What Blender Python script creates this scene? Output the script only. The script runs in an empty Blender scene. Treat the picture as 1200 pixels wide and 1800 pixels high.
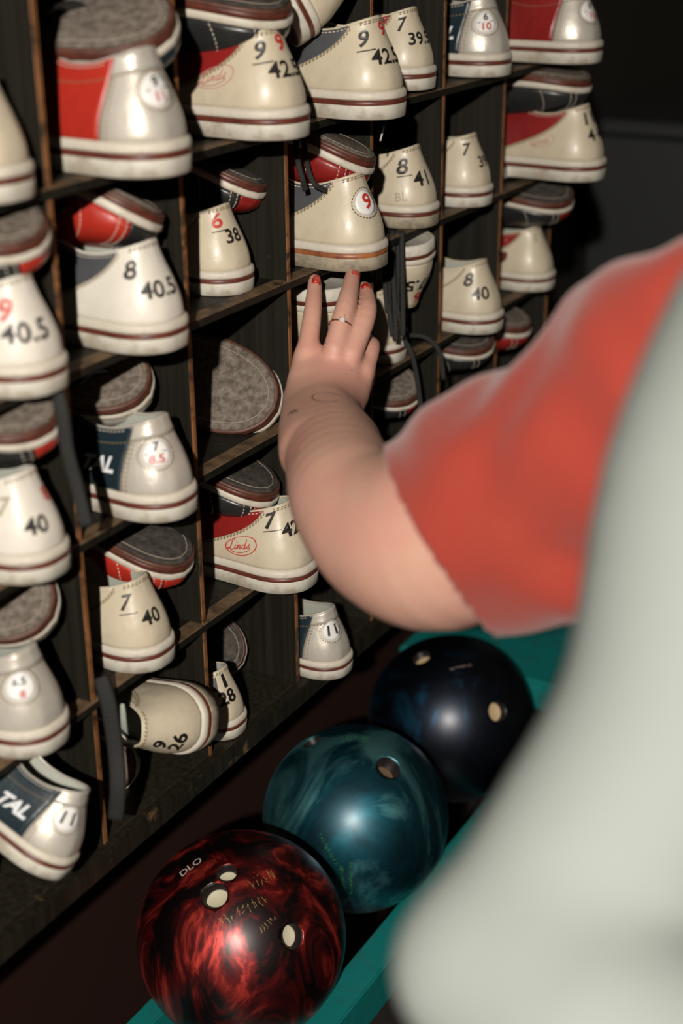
import bpy, bmesh, math, random
import numpy as np
from mathutils import Vector, Matrix
from mathutils.bvhtree import BVHTree
random.seed(7)
sc = bpy.context.scene
# ------------------------------------------------------------------ camera, light, exposure
CAM = Vector((-0.8430, -0.7408, 0.7985))
RIGHT = Vector((0.49922, -0.86643, -0.00855))
DOWN = Vector((-0.34467, -0.18953, -0.91939))
FWD = Vector((0.79497, 0.46192, -0.39325))
cd = bpy.data.cameras.new('camera'); cam = bpy.data.objects.new('camera', cd); sc.collection.objects.link(cam)
cam.matrix_world = Matrix(((RIGHT.x, -DOWN.x, -FWD.x, CAM.x), (RIGHT.y, -DOWN.y, -FWD.y, CAM.y), (RIGHT.z, -DOWN.z, -FWD.z, CAM.z), (0, 0, 0, 1)))
cd.sensor_fit = 'VERTICAL'; cd.sensor_height = 36; cd.lens = 51.0
cd.clip_start = 0.05
cd.dof.use_dof = True; cd.dof.focus_distance = 1.47; cd.dof.aperture_fstop = 2.8
sc.camera = cam
sc.view_settings.view_transform = 'Standard'; sc.view_settings.look = 'None'
sc.view_settings.gamma = 1; sc.view_settings.exposure = 0; sc.view_settings.use_curve_mapping = False
wd = bpy.data.worlds.new('world'); sc.world = wd; wd.use_nodes = True
wd.node_tree.nodes['Background'].inputs[0].default_value = (1.0, .86, .68, 1)
wd.node_tree.nodes['Background'].inputs[1].default_value = 0.028
# the photographer's flash, a little behind and to the left of the lens
ld = bpy.data.lights.new('flash', 'AREA'); ld.shape = 'DISK'; ld.size = 0.05; ld.energy = 70; ld.color = (1, .93, .84)
lo = bpy.data.objects.new('flash', ld); sc.collection.objects.link(lo)
lo.location = CAM - FWD * 1.1 - RIGHT * 0.19 - DOWN * 0.08
lo.rotation_euler = (Vector((.38, 0, .2)) - lo.location).to_track_quat('-Z', 'Y').to_euler()
# ------------------------------------------------------------------ materials
MT = {}
def mat(name, col, rough=.5, metal=0, spec=.5, coat=0, coat_r=.1, sss=0, bump=0, bscale=200, var=0, vscale=20, col2=None, mottle=None, sheen=0):
    if name in MT: return MT[name]
    m = bpy.data.materials.new(name); m.use_nodes = True; nt = m.node_tree; N = nt.nodes; L = nt.links
    b = N['Principled BSDF']; b.inputs['Roughness'].default_value = rough; b.inputs['Metallic'].default_value = metal
    b.inputs['Specular IOR Level'].default_value = spec; b.inputs['Coat Weight'].default_value = coat; b.inputs['Coat Roughness'].default_value = coat_r
    b.inputs['Base Color'].default_value = (*col, 1); b.inputs['Sheen Weight'].default_value = sheen
    if sss:
        b.inputs['Subsurface Weight'].default_value = sss; b.inputs['Subsurface Radius'].default_value = (1, .35, .2); b.inputs['Subsurface Scale'].default_value = .006
    tc = N.new('ShaderNodeTexCoord')
    if col2 is not None:
        n = N.new('ShaderNodeTexNoise'); n.inputs['Scale'].default_value = vscale; n.inputs['Detail'].default_value = 6; n.inputs['Roughness'].default_value = .65
        L.new(tc.outputs['Object'], n.inputs['Vector'])
        r = N.new('ShaderNodeValToRGB'); lo_, hi_ = mottle or (.4, .65)
        r.color_ramp.elements[0].position = lo_; r.color_ramp.elements[0].color = (*col, 1)
        r.color_ramp.elements[1].position = hi_; r.color_ramp.elements[1].color = (*col2, 1)
        L.new(n.outputs['Fac'], r.inputs['Fac']); L.new(r.outputs['Color'], b.inputs['Base Color'])
    if bump:
        n2 = N.new('ShaderNodeTexNoise'); n2.inputs['Scale'].default_value = bscale; n2.inputs['Detail'].default_value = 4
        L.new(tc.outputs['Object'], n2.inputs['Vector'])
        bp = N.new('ShaderNodeBump'); bp.inputs['Strength'].default_value = bump; bp.inputs['Distance'].default_value = .002
        L.new(n2.outputs['Fac'], bp.inputs['Height']); L.new(bp.outputs['Normal'], b.inputs['Normal'])
    MT[name] = m; return m

def leather(name, c, c2=None, rough=.42, metal=0, coat=.14):
    m = mat(name, c, rough, metal, .5, coat, .22, bump=.5, bscale=48, col2=c2 or tuple(x * .72 for x in c), vscale=16, mottle=(.45, .85))
    return m
CREAM = leather('cream_leather', (.59, .515, .385), (.44, .37, .26))
CREAM2 = leather('pale_cream_leather', (.72, .68, .60), (.60, .55, .45))
SILVER = leather('silver_leather', (.60, .56, .49), (.46, .42, .36), .38, .3)
RED = leather('red_leather', (.25, .014, .012), (.15, .008, .009), .36)
BRED = leather('bright_red_leather', (.42, .026, .014), (.32, .018, .010), .42)
BLACK = leather('black_leather', (.018, .019, .019), (.03, .032, .03), .34)
NAVY = leather('navy_leather', (.012, .024, .032), (.02, .035, .045), .36)
GREY = leather('grey_leather', (.075, .078, .085), (.04, .042, .048), .36)
RUBBER = mat('heel_rubber', (.60, .57, .49), .5, bump=.15, bscale=90, col2=(.34, .28, .20), vscale=38, mottle=(.46, .72))
RUBBERD = mat('dirty_heel_rubber', (.40, .35, .26), .4, bump=.15, bscale=90, col2=(.14, .11, .07), vscale=45, mottle=(.42, .7))
STRIPE = mat('stripe_brown', (.13, .032, .018), .42, col2=(.08, .02, .012), vscale=60)
STRIPEO = mat('stripe_orange', (.36, .13, .045), .42, col2=(.12, .035, .02), vscale=22, mottle=(.42, .6))
WELT = mat('welt_white', (.60, .55, .46), .5, bump=.35, bscale=130, col2=(.42, .35, .26), vscale=60, mottle=(.55, .8))
SUEDE = mat('sole_suede', (.105, .085, .068), .95, spec=.1, bump=.6, bscale=500, col2=(.26, .225, .19), vscale=150, mottle=(.38, .72))
SUEDED = mat('sole_suede_dark', (.045, .040, .035), .95, spec=.1, bump=.5, bscale=500, col2=(.12, .105, .09), vscale=120, mottle=(.4, .75))
GROOVE = mat('sole_groove_thread', (.30, .25, .20), .9)
SOLEB = mat('sole_leather_edge', (.13, .05, .03), .5, col2=(.05, .022, .016), vscale=40)
THREAD = mat('thread_tan', (.26, .185, .09), .8)
THREADW = mat('thread_white', (.62, .56, .46), .8)
THREADD = mat('thread_dark', (.10, .07, .04), .8)
LINING = mat('shoe_lining', (.42, .44, .38), .8, bump=.3)
BLINING = mat('dark_lining', (.03, .03, .028), .8, bump=.3)
LACE = mat('black_lace', (.011, .011, .010), .75, bump=.6, bscale=600)
AGLET = mat('aglet_plastic', (.5, .5, .5), .25)
INK = mat('black_ink', (.014, .011, .010), .4)
INKR = mat('red_ink', (.50, .035, .025), .45)
INKP = mat('faded_pink_ink', (.52, .24, .20), .5)
INKF = mat('pencil_ink', (.36, .31, .23), .5)
WHITEP = mat('patch_white', (.80, .79, .76), .4)
WHITET = mat('white_print', (.75, .77, .78), .4)

def wood(name, base, worn, amount, rough=.42, edge=False):
    m = bpy.data.materials.new(name); m.use_nodes = True; nt = m.node_tree; N = nt.nodes; L = nt.links; b = N['Principled BSDF']
    tc = N.new('ShaderNodeTexCoord'); mp = N.new('ShaderNodeMapping'); L.new(tc.outputs['Object'], mp.inputs['Vector'])
    mp.inputs['Scale'].default_value = (160, 160, 4) if not edge else (60, 60, 16)
    n = N.new('ShaderNodeTexNoise'); n.inputs['Scale'].default_value = 1; n.inputs['Detail'].default_value = 5; L.new(mp.outputs[0], n.inputs['Vector'])
    g = N.new('ShaderNodeTexNoise'); g.inputs['Scale'].default_value = 26; g.inputs['Detail'].default_value = 8; g.inputs['Roughness'].default_value = .7; L.new(tc.outputs['Object'], g.inputs['Vector'])
    r = N.new('ShaderNodeValToRGB'); r.color_ramp.elements[0].position = amount; r.color_ramp.elements[0].color = (0, 0, 0, 1)
    r.color_ramp.elements[1].position = amount + .1; r.color_ramp.elements[1].color = (1, 1, 1, 1); L.new(g.outputs['Fac'], r.inputs['Fac'])
    r2 = N.new('ShaderNodeValToRGB'); r2.color_ramp.elements[0].position = .3; r2.color_ramp.elements[0].color = (*[x * .5 for x in base], 1)
    r2.color_ramp.elements[1].position = .75; r2.color_ramp.elements[1].color = (*[x * 1.5 for x in base], 1); L.new(n.outputs['Fac'], r2.inputs['Fac'])
    mx = N.new('ShaderNodeMixRGB'); L.new(r.outputs['Color'], mx.inputs['Fac']); L.new(r2.outputs['Color'], mx.inputs['Color1']); mx.inputs['Color2'].default_value = (*worn, 1)
    L.new(mx.outputs['Color'], b.inputs['Base Color']); b.inputs['Roughness'].default_value = rough; b.inputs['Specular IOR Level'].default_value = .3
    bp = N.new('ShaderNodeBump'); bp.inputs['Strength'].default_value = .35; bp.inputs['Distance'].default_value = .001
    L.new(n.outputs['Fac'], bp.inputs['Height']); L.new(bp.outputs['Normal'], b.inputs['Normal'])
    return m
DWOOD = wood('dark_stained_wood', (.0125, .0110, .0075), (.035, .03, .02), .66, .55)
EDGE = wood('worn_divider_edge', (.24, .10, .036), (.035, .02, .01), .50, .6, True)
SHELFTOP = wood('worn_shelf_front', (.15, .095, .052), (.02, .015, .01), .54, .6, True)
BOARDW = wood('bottom_board_wood', (.020, .017, .011), (.19, .105, .045), .63, .5)
BEDGE = wood('bottom_board_edge', (.016, .013, .008), (.15, .09, .04), .60, .5)
TEAL = mat('teal_paint', (.006, .19, .18), .45, bump=.3, bscale=60, col2=(.02, .135, .125), vscale=45, mottle=(.5, .75))
# ------------------------------------------------------------------ object helpers
def link(name, me, m, parent=None, mw=None, smooth=True):
    if m is not None and len(me.materials) == 0:
        for x in (m if isinstance(m, (list, tuple)) else [m]): me.materials.append(x)
    if smooth and len(me.polygons): me.polygons.foreach_set('use_smooth', [True] * len(me.polygons))
    o = bpy.data.objects.new(name, me); sc.collection.objects.link(o)
    if mw is not None: o.matrix_world = mw
    if parent is not None: o.parent = parent
    return o
def mesh(verts, faces, name='m'):
    me = bpy.data.meshes.new(name); me.from_pydata([tuple(v) for v in verts], [], [tuple(f) for f in faces]); me.update(); return me
def bmesh_to(bm, name='m'):
    me = bpy.data.meshes.new(name); bm.to_mesh(me); bm.free(); return me
def tag(o, label, cat, group=None, kind=None):
    if label: o['label'] = label
    if cat: o['category'] = cat
    if group: o['group'] = group
    if kind: o['kind'] = kind
    return o
def empty(name, loc=(0, 0, 0)):
    o = bpy.data.objects.new(name, None); sc.collection.objects.link(o); o.location = loc; o.empty_display_size = .05; return o
def box(x0, x1, y0, y1, z0, z1, bev=.0008, fm=None, segs=1):
    bm = bmesh.new(); bmesh.ops.create_cube(bm, size=1)
    for v in bm.verts: v.co = Vector((x0 if v.co.x < 0 else x1, y0 if v.co.y < 0 else y1, z0 if v.co.z < 0 else z1))
    if bev: bmesh.ops.bevel(bm, geom=bm.edges[:], offset=bev, segments=segs, affect='EDGES')
    if fm:
        for f in bm.faces: f.material_index = fm(f)
    return bmesh_to(bm)
def tube(pts, r, seg=8, flat=1.0, cap=True, up=Vector((0, 0, 1))):
    """round or flattened tube along points; r number or list"""
    pts = [Vector(p) for p in pts]; n = len(pts); vs = []; fs = []
    for i, p in enumerate(pts):
        t = (pts[min(i + 1, n - 1)] - pts[max(i - 1, 0)]).normalized()
        a = t.cross(up)
        if a.length < .05: a = t.cross(Vector((1, 0, 0)))
        a.normalize(); b = a.cross(t).normalized(); rr = r[i] if isinstance(r, (list, tuple)) else r
        for k in range(seg):
            th = 2 * math.pi * k / seg; vs.append(p + a * math.cos(th) * rr + b * math.sin(th) * rr * flat)
    for i in range(n - 1):
        for k in range(seg): fs.append((i * seg + k, i * seg + (k + 1) % seg, (i + 1) * seg + (k + 1) % seg, (i + 1) * seg + k))
    if cap: fs.append(tuple(range(seg))[::-1]); fs.append(tuple((n - 1) * seg + k for k in range(seg)))
    return mesh(vs, fs)
def spline(pts, n=8):
    P = [np.array(p, float) for p in pts]; P = [2 * P[0] - P[1]] + P + [2 * P[-1] - P[-2]]; out = []
    for i in range(1, len(P) - 2):
        for t in np.linspace(0, 1, n, endpoint=False):
            a, b, c, d = P[i - 1:i + 3]
            out.append(.5 * (2 * b + (c - a) * t + (2 * a - 5 * b + 4 * c - d) * t * t + (3 * b - a - 3 * c + d) * t ** 3))
    out.append(P[-2]); return out
dg = None
TXT = {}
def text2d(s, size=1.0, bold=0.0):
    """glyph outlines as a flat mesh: verts (n,2), faces"""
    k = (s, size, bold)
    if k in TXT: return TXT[k]
    cu = bpy.data.curves.new('t', 'FONT'); cu.body = s; cu.size = size; cu.align_x = 'CENTER'; cu.align_y = 'CENTER'; cu.offset = bold; cu.resolution_u = 3
    o = bpy.data.objects.new('t', cu); sc.collection.objects.link(o)
    d = bpy.context.evaluated_depsgraph_get(); me = bpy.data.meshes.new_from_object(o.evaluated_get(d))
    bm = bmesh.new(); bm.from_mesh(me); bmesh.ops.triangulate(bm, faces=bm.faces[:])
    v = np.array([x.co[:2] for x in bm.verts]); f = [[q.index for q in x.verts] for x in bm.faces]; bm.free()
    bpy.data.objects.remove(o); bpy.data.curves.remove(cu); bpy.data.meshes.remove(me)
    TXT[k] = (v, f); return TXT[k]
# ------------------------------------------------------------------ shoe surface
HALF = spline([(0, 0), (.013, .0015), (.025, .010), (.0325, .022), (.036, .038), (.0352, .06), (.0335, .09), (.0345, .12), (.040, .155), (.0455, .185), (.0465, .21), (.043, .238), (.034, .261), (.018, .276), (0, .281)], 12)
HALF = np.array(HALF); _s = np.concatenate([[0], np.cumsum(np.linalg.norm(np.diff(HALF, axis=0), axis=1))]); _s /= _s[-1]
def foot(a): return np.stack([np.interp(a, _s, HALF[:, 0]), np.interp(a, _s, HALF[:, 1])], -1)
_O = np.array([(0, .025, .0905), (.0115, .028, .089), (.0185, .040, .085), (.0215, .058, .080), (.0215, .080, .079), (.0185, .102, .084), (.013, .127, .086), (.009, .148, .084), (.006, .168, .075), (.003, .179, .069), (0, .182, .067)])
def opening(a): return np.stack([np.interp(a, np.linspace(0, 1, 11), _Os[:, i]) for i in range(3)], -1)
_Os = np.array(spline(_O, 10)); _ta = np.linspace(0, 1, len(_Os))
def opening(a): return np.stack([np.interp(a, _ta, _Os[:, i]) for i in range(3)], -1)
def spring(y): return .013 * np.clip((y - .19) / .09, 0, 1.2) ** 2
def S(u, v, off=0.0):
    u = np.asarray(u, float); v = np.asarray(v, float); u, v = np.broadcast_arrays(u, v)
    a = np.clip(np.abs(u), 0, 1); sg = np.where(u < 0, -1., 1.)
    f = foot(a); B = np.stack([f[..., 0] * .93, .0035 + f[..., 1] * .975, .026 + spring(f[..., 1])], -1); O = opening(a)
    w = np.clip((a - .5) / .4, 0, 1); w = w * w * (3 - 2 * w); w = w[..., None]
    D = O - B; dxy = D * np.array([1, 1, 0]); dz = D * np.array([0, 0, 1])
    C1 = B + dz * (.36 + .34 * w) - dxy * (.045 + .0 * w)
    C2 = O - dxy * (.16 + .34 * w) - dz * (.28 - .12 * w)
    t = v[..., None]
    P = B * (1 - t) ** 3 + 3 * C1 * t * (1 - t) ** 2 + 3 * C2 * t * t * (1 - t) + O * t ** 3
    P = P * np.stack([sg, np.ones_like(sg), np.ones_like(sg)], -1)
    if off:
        e = 1e-3; Pu = S(np.clip(u + e, -1, 1), v) - S(np.clip(u - e, -1, 1), v); Pv = S(u, np.clip(v + e, 0, 1)) - S(u, np.clip(v - e, 0, 1))
        n = np.cross(Pu, Pv); n /= np.linalg.norm(n, axis=-1, keepdims=True) + 1e-12
        P = P + n * off
    return P
def grid(U, V, off=0.0):
    P = S(U, V, off); n, m = U.shape; vs = P.reshape(-1, 3)
    fs = [(i * m + j, (i + 1) * m + j, (i + 1) * m + j + 1, i * m + j + 1) for i in range(n - 1) for j in range(m - 1)]
    return vs, fs
def patch(f0, f1, nu=16, nv=12, v0=0., v1=1., off=0.0006):
    v = np.linspace(v0, v1, nv); t = np.linspace(0, 1, nu)[:, None]
    U = f0(v)[None] * (1 - t) + f1(v)[None] * t; V = np.broadcast_to(v[None], U.shape); return grid(U, V, off)
def join(*gs):
    V = []; F = []; o = 0
    for v, f in gs:
        V.extend(v); F.extend([tuple(i + o for i in q) for q in f]); o += len(v)
    return V, F
def dashes(path, r=.0007, on=.0028, gap=.0014):
    P = np.array(path); d = np.concatenate([[0], np.cumsum(np.linalg.norm(np.diff(P, axis=0), axis=1))]); V = []; F = []; s = 0
    while s + on < d[-1]:
        a = np.array([np.interp(s, d, P[:, i]) for i in range(3)]); b = np.array([np.interp(s + on, d, P[:, i]) for i in range(3)])
        t = b - a; t /= np.linalg.norm(t); x = np.cross(t, [0.3, .2, 1]); x /= np.linalg.norm(x) + 1e-9; y = np.cross(t, x); o = len(V)
        for q, rr in ((a, .5), ((a + b) / 2, 1), (b, .5)):
            for k in range(4): V.append(q + r * rr * (x * math.cos(k * math.pi / 2) + y * math.sin(k * math.pi / 2)))
        for j in range(2):
            for k in range(4): F.append((o + j * 4 + k, o + j * 4 + (k + 1) % 4, o + j * 4 + 4 + (k + 1) % 4, o + j * 4 + 4 + k))
        s += on + gap
    return V, F
UBC = lambda v: .225 + .29 * (1 - v) ** 1.55           # classic: swooping counter edge
UBS = lambda v: .205 + .0 * v                            # straight seam of the newer kind
UQ = lambda v: .60 + .10 * v
UC = lambda v: np.where(v < .62, .94 + .06 * (v / .62) ** 2, 1.0)
def ring(z, out, inn_y0=-1, n=120, ymin=None, ymax=None):
    u = np.linspace(-1, 1, n, endpoint=False); f = foot(np.abs(u)); x = f[:, 0] * np.sign(u + 1e-9); y = f[:, 1]
    c = np.array([0, .14]); d = np.stack([x, y - .14], 1); k = 1 + out / (np.linalg.norm(d, axis=1) * .45 + .02); d = d * np.stack([1 + out / .036 + 0 * k, 1 + out / .14 + 0 * k], 1)
    p = d + c
    if ymax is not None: p[:, 1] = np.minimum(p[:, 1], ymax)
    if ymin is not None: p[:, 1] = np.maximum(p[:, 1], ymin)
    return np.concatenate([p, (z + spring(p[:, 1]))[:, None]], 1)
def stack(rings):
    n = len(rings[0]); V = np.concatenate(rings); F = []
    for i in range(len(rings) - 1):
        for k in range(n): F.append((i * n + k, i * n + (k + 1) % n, (i + 1) * n + (k + 1) % n, (i + 1) * n + k))
    for base, fl in ((0, 1), ((len(rings) - 1) * n, 0)):      # bridge left and right sides so the cap follows the toe spring
        for k in range(n // 2):
            q = [base + k, base + k + 1, base + (n - k - 1) % n, base + (n - k) % n]; q = list(dict.fromkeys(q))
            if len(q) > 2: F.append(tuple(q[::-1] if fl else q))
    return V, F
GEO = {}
def geo(key):
    """shared shoe meshes (without material); style 'c' classic or 's' straight seam"""
    if key in GEO: return GEO[key]
    k, st = key; UB = UBC if st == 'c' else UBS; neg = lambda f: (lambda v: -f(v))
    one = lambda v: 1.0 + 0 * v
    if k == 'heel_counter': g = patch(neg(UB), UB, 40, 18)
    elif k == 'quarter_left': g = patch(neg(UQ), neg(UB), 22, 16)
    elif k == 'quarter_right': g = patch(UB, UQ, 22, 16)
    elif k == 'vamp': g = join(patch(UQ, UC, 16, 18), patch(neg(UC), neg(UQ), 16, 18))
    elif k == 'toe_cap': g = join(patch(UC, one, 12, 14, 0, .62, .0008), patch(neg(one), neg(UC), 12, 14, 0, .62, .0008))
    elif k == 'lining':
        g = patch(lambda v: -.98 + 0 * v, lambda v: .98 + 0 * v, 60, 10, .05, .985, -.0016)
        fl = stack([ring(.027, -.006), ring(.030, -.006)]); g = join(g, fl)
    elif k == 'collar_binding':
        p = S(np.linspace(-.80, .80, 90), np.ones(90)); me = tube([Vector(q) for q in p], .0014, 6); GEO[key] = me; return me
    elif k == 'band':   # wide stitched collar band of the newer kind
        g = patch(lambda v: -UBS(v) + 0 * v, lambda v: UBS(v), 40, 5, .74, 1.0, .0014)
    elif k == 'stitching':
        v = np.linspace(0.02, .97, 40); ps = []
        for s in (-1, 1):
            for d in (-.010, -.022): ps.append(S(s * (UB(v) + d), v, .0015))
        u = np.linspace(-.16, .16, 40); ps.append(S(u, .93 + 0 * u, .0016)); ps.append(S(u, .965 + 0 * u, .0016))
        if st == 's':
            u = np.linspace(-.2, .2, 50); ps.append(S(u, .73 + 0 * u, .0016)); ps.append(S(np.linspace(-.6, -.21, 40), .72 + 0 * np.linspace(0, 1, 40), .0014))
        g = join(*[dashes(p) for p in ps])
    elif k == 'toe_stitching':
        ps = []
        for s in (-1, 1):
            v = np.linspace(.0, .6, 30); ps.append(S(s * (UC(v) - .012), v, .0014)); ps.append(S(s * (UC(v) - .035), v, .0014))
            v = np.linspace(.02, .95, 40); ps.append(S(s * (UQ(v) + .012), v, .0014)); ps.append(S(s * (UQ(v) + .03), v, .0014))
            v = np.linspace(.02, .8, 34); ps.append(S(s * (.78 + .12 * v), v, .0014))
            u = np.linspace(.25, .62, 40); ps.append(S(s * u, .94 + 0 * u, .0015))
        g = join(*[dashes(p) for p in ps])
    elif k == 'heel_lift': y0 = .112 if st == 'c' else .055; g = stack([ring(0.0005, -.003, ymax=y0), ring(0, -.002, ymax=y0), ring(.0012, .0002, ymax=y0 + .001), ring(.0128, .0008, ymax=y0 + .002), ring(.0137, .0005, ymax=y0 + .002)])
    elif k == 'sole_edge': g = stack([ring(.0128, -.001), ring(.0132, .0002), ring(.0140, .0006), ring(.0184, .0006), ring(.0187, -.001)])
    elif k == 'forefoot_sole':
        y0 = .114 if st == 'c' else .057; g = stack([ring(.0098, -.002, ymin=y0), ring(.0094, -.0008, ymin=y0 + .001), ring(.0104, .0004, ymin=y0 + .002), ring(.0128, .0006, ymin=y0 + .002), ring(.0134, 0, ymin=y0 + .002)])
    elif k == 'suede_pad': y0 = .118 if st == 'c' else .060; g = stack([ring(.0098, -.0018, ymin=y0), ring(.0082, -.0014, ymin=y0), ring(.0076, -.003, ymin=y0 + .002)])
    elif k == 'sole_groove':
        p = ring(.0076, -.0070, ymin=.124 if st == 'c' else .066); me = tube([Vector(q) for q in p] + [Vector(p[0])], .0006, 5, cap=False); GEO[key] = me; return me
    elif k == 'welt': g = stack([ring(.0184, -.001), ring(.0186, .0006), ring(.0200, .0012), ring(.0240, .0009), ring(.0258, -.0002), ring(.0268, -.0022), ring(.0268, -.006)])
    elif k == 'tongue':
        y = np.linspace(.178, .095, 12); V = []; F = []
        for i, yy in enumerate(y):
            t = i / 11; w = .010 + .013 * t; z = .068 + .052 * t + .006 * math.sin(t * 3.1)
            for j in range(7):
                x = (j - 3) / 3; V.append((x * w, yy, z - .006 * x * x))
        for i in range(11):
            for j in range(6): F.append((i * 7 + j, i * 7 + j + 1, (i + 1) * 7 + j + 1, (i + 1) * 7 + j))
        g = (V, F)
    elif k == 'laces':
        ps = []
        for i in range(5):
            a = .88 - .085 * i; q = S(np.array([-a, a]), np.array([.97, .97])); m_ = (q[0] + q[1]) / 2 + np.array([0, 0, .006])
            ps.append(spline([q[0], m_, q[1]], 5))
        V, F = [], []
        for p in ps:
            me = tube([Vector(x) for x in p], .0022, 6, .45); o = len(V); V += [v.co.copy() for v in me.vertices]; F += [tuple(x + o for x in f.vertices) for f in me.polygons]; bpy.data.meshes.remove(me)
        g = (V, F)
    me = mesh(g[0], g[1], k); GEO[key] = me; return me
MESHC = {}
def part(root, name, key, m, solid=0):
    ck = (key, m.name)
    if ck not in MESHC:
        me = geo(key).copy(); me.materials.append(m); me.polygons.foreach_set('use_smooth', [True] * len(me.polygons)); MESHC[ck] = me
    o = bpy.data.objects.new(name, MESHC[ck]); sc.collection.objects.link(o); o.parent = root
    if solid: md = o.modifiers.new('solid', 'SOLIDIFY'); md.thickness = solid; md.offset = 0
    return o
def on_surf(pts, u0, v0, ang=0, off=.0018):
    e = 1e-3; Lu = np.linalg.norm(S(u0 + e, v0) - S(u0 - e, v0)) / (2 * e); Lv = np.linalg.norm(S(u0, v0 + e) - S(u0, v0 - e)) / (2 * e)
    c, s = math.cos(ang), math.sin(ang); x = pts[:, 0] * c - pts[:, 1] * s; y = pts[:, 0] * s + pts[:, 1] * c
    return S(np.clip(u0 + x / Lu, -1, 1), np.clip(v0 + y / Lv, 0, 1), off)
def mark(root, name, s, u0, v0, size, m, ang=0, bold=.03, off=.0019):
    v, f = text2d(s, size, bold * size); o = link(name, mesh(on_surf(v, u0, v0, ang, off), f), m, root); return o
def disc(root, name, u0, v0, rx, ry, m, off=.0018, inner=0, n=40, ang=0):
    t = np.linspace(0, 2 * math.pi, n, endpoint=False); V = []; F = []
    fr = [inner, (inner + 1) / 2, 1] if inner else [.02, .35, .7, 1]
    P = np.concatenate([np.stack([rx * k * np.cos(t), ry * k * np.sin(t)], 1) for k in fr])
    for i in range(len(fr) - 1):
        for k in range(n): F.append((i * n + k, (i + 1) * n + k, (i + 1) * n + (k + 1) % n, i * n + (k + 1) % n))
    if not inner: F.append(tuple(range(n)))
    o = link(name, mesh(on_surf(P, u0, v0, ang, off), F), m, root); md = o.modifiers.new('s', 'SOLIDIFY'); md.thickness = .0007; return o
def stroke(root, name, lines, u0, v0, m, r=.0006, ang=0, off=.0016):
    V, F = [], []
    for ln in lines:
        p = on_surf(np.array(spline(ln, 5)), u0, v0, ang, off); me = tube([Vector(x) for x in p], r, 5, 1); o = len(V)
        V += [v.co.copy() for v in me.vertices]; F += [tuple(x + o for x in f.vertices) for f in me.polygons]; bpy.data.meshes.remove(me)
    return link(name, mesh(V, F), m, root)
# cursive word inside an oval, pen strokes in metres
LINDS = [[(-.0076, .0046), (-.0086, .0062), (-.0096, .0048), (-.0092, .0010), (-.0100, -.0030), (-.0117, -.0040), (-.0121, -.0028), (-.0105, -.0026), (-.0085, -.0040), (-.0062, -.0030)],
         [(-.0052, .0008), (-.0055, -.0030), (-.0040, -.0022)], [(-.0030, .0008), (-.0032, -.0028), (-.0020, .0006), (-.0008, .0002), (-.0010, -.0026), (0, -.0018)],
         [(.0034, .0005), (.0014, .0006), (.0012, -.0022), (.0034, -.0014), (.0040, .0055), (.0038, -.0020), (.0050, -.0018)],
         [(.0056, -.0018), (.0080, .0018), (.0072, -.0004), (.0088, -.0022), (.0066, -.0024)], [(-.0049, .0028), (-.0047, .0030), (-.0046, .0032)]]
def linds(root, u0, v0, m, k=1.0, ang=.12):
    root = disc(root, 'oval_logo', u0, v0, .0150 * k, .0088 * k, m, .0014, inner=.93, ang=ang)
    stroke(root, 'logo_script', [[(x * k, y * k) for x, y in l] for l in LINDS], u0, v0, m, .00042 * k, ang)
    stroke(root, 'logo_swash', [[(-.009 * k, -.0052 * k), (0, -.0062 * k), (.009 * k, -.0034 * k)]], u0, v0, m, .0003 * k, ang)
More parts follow.
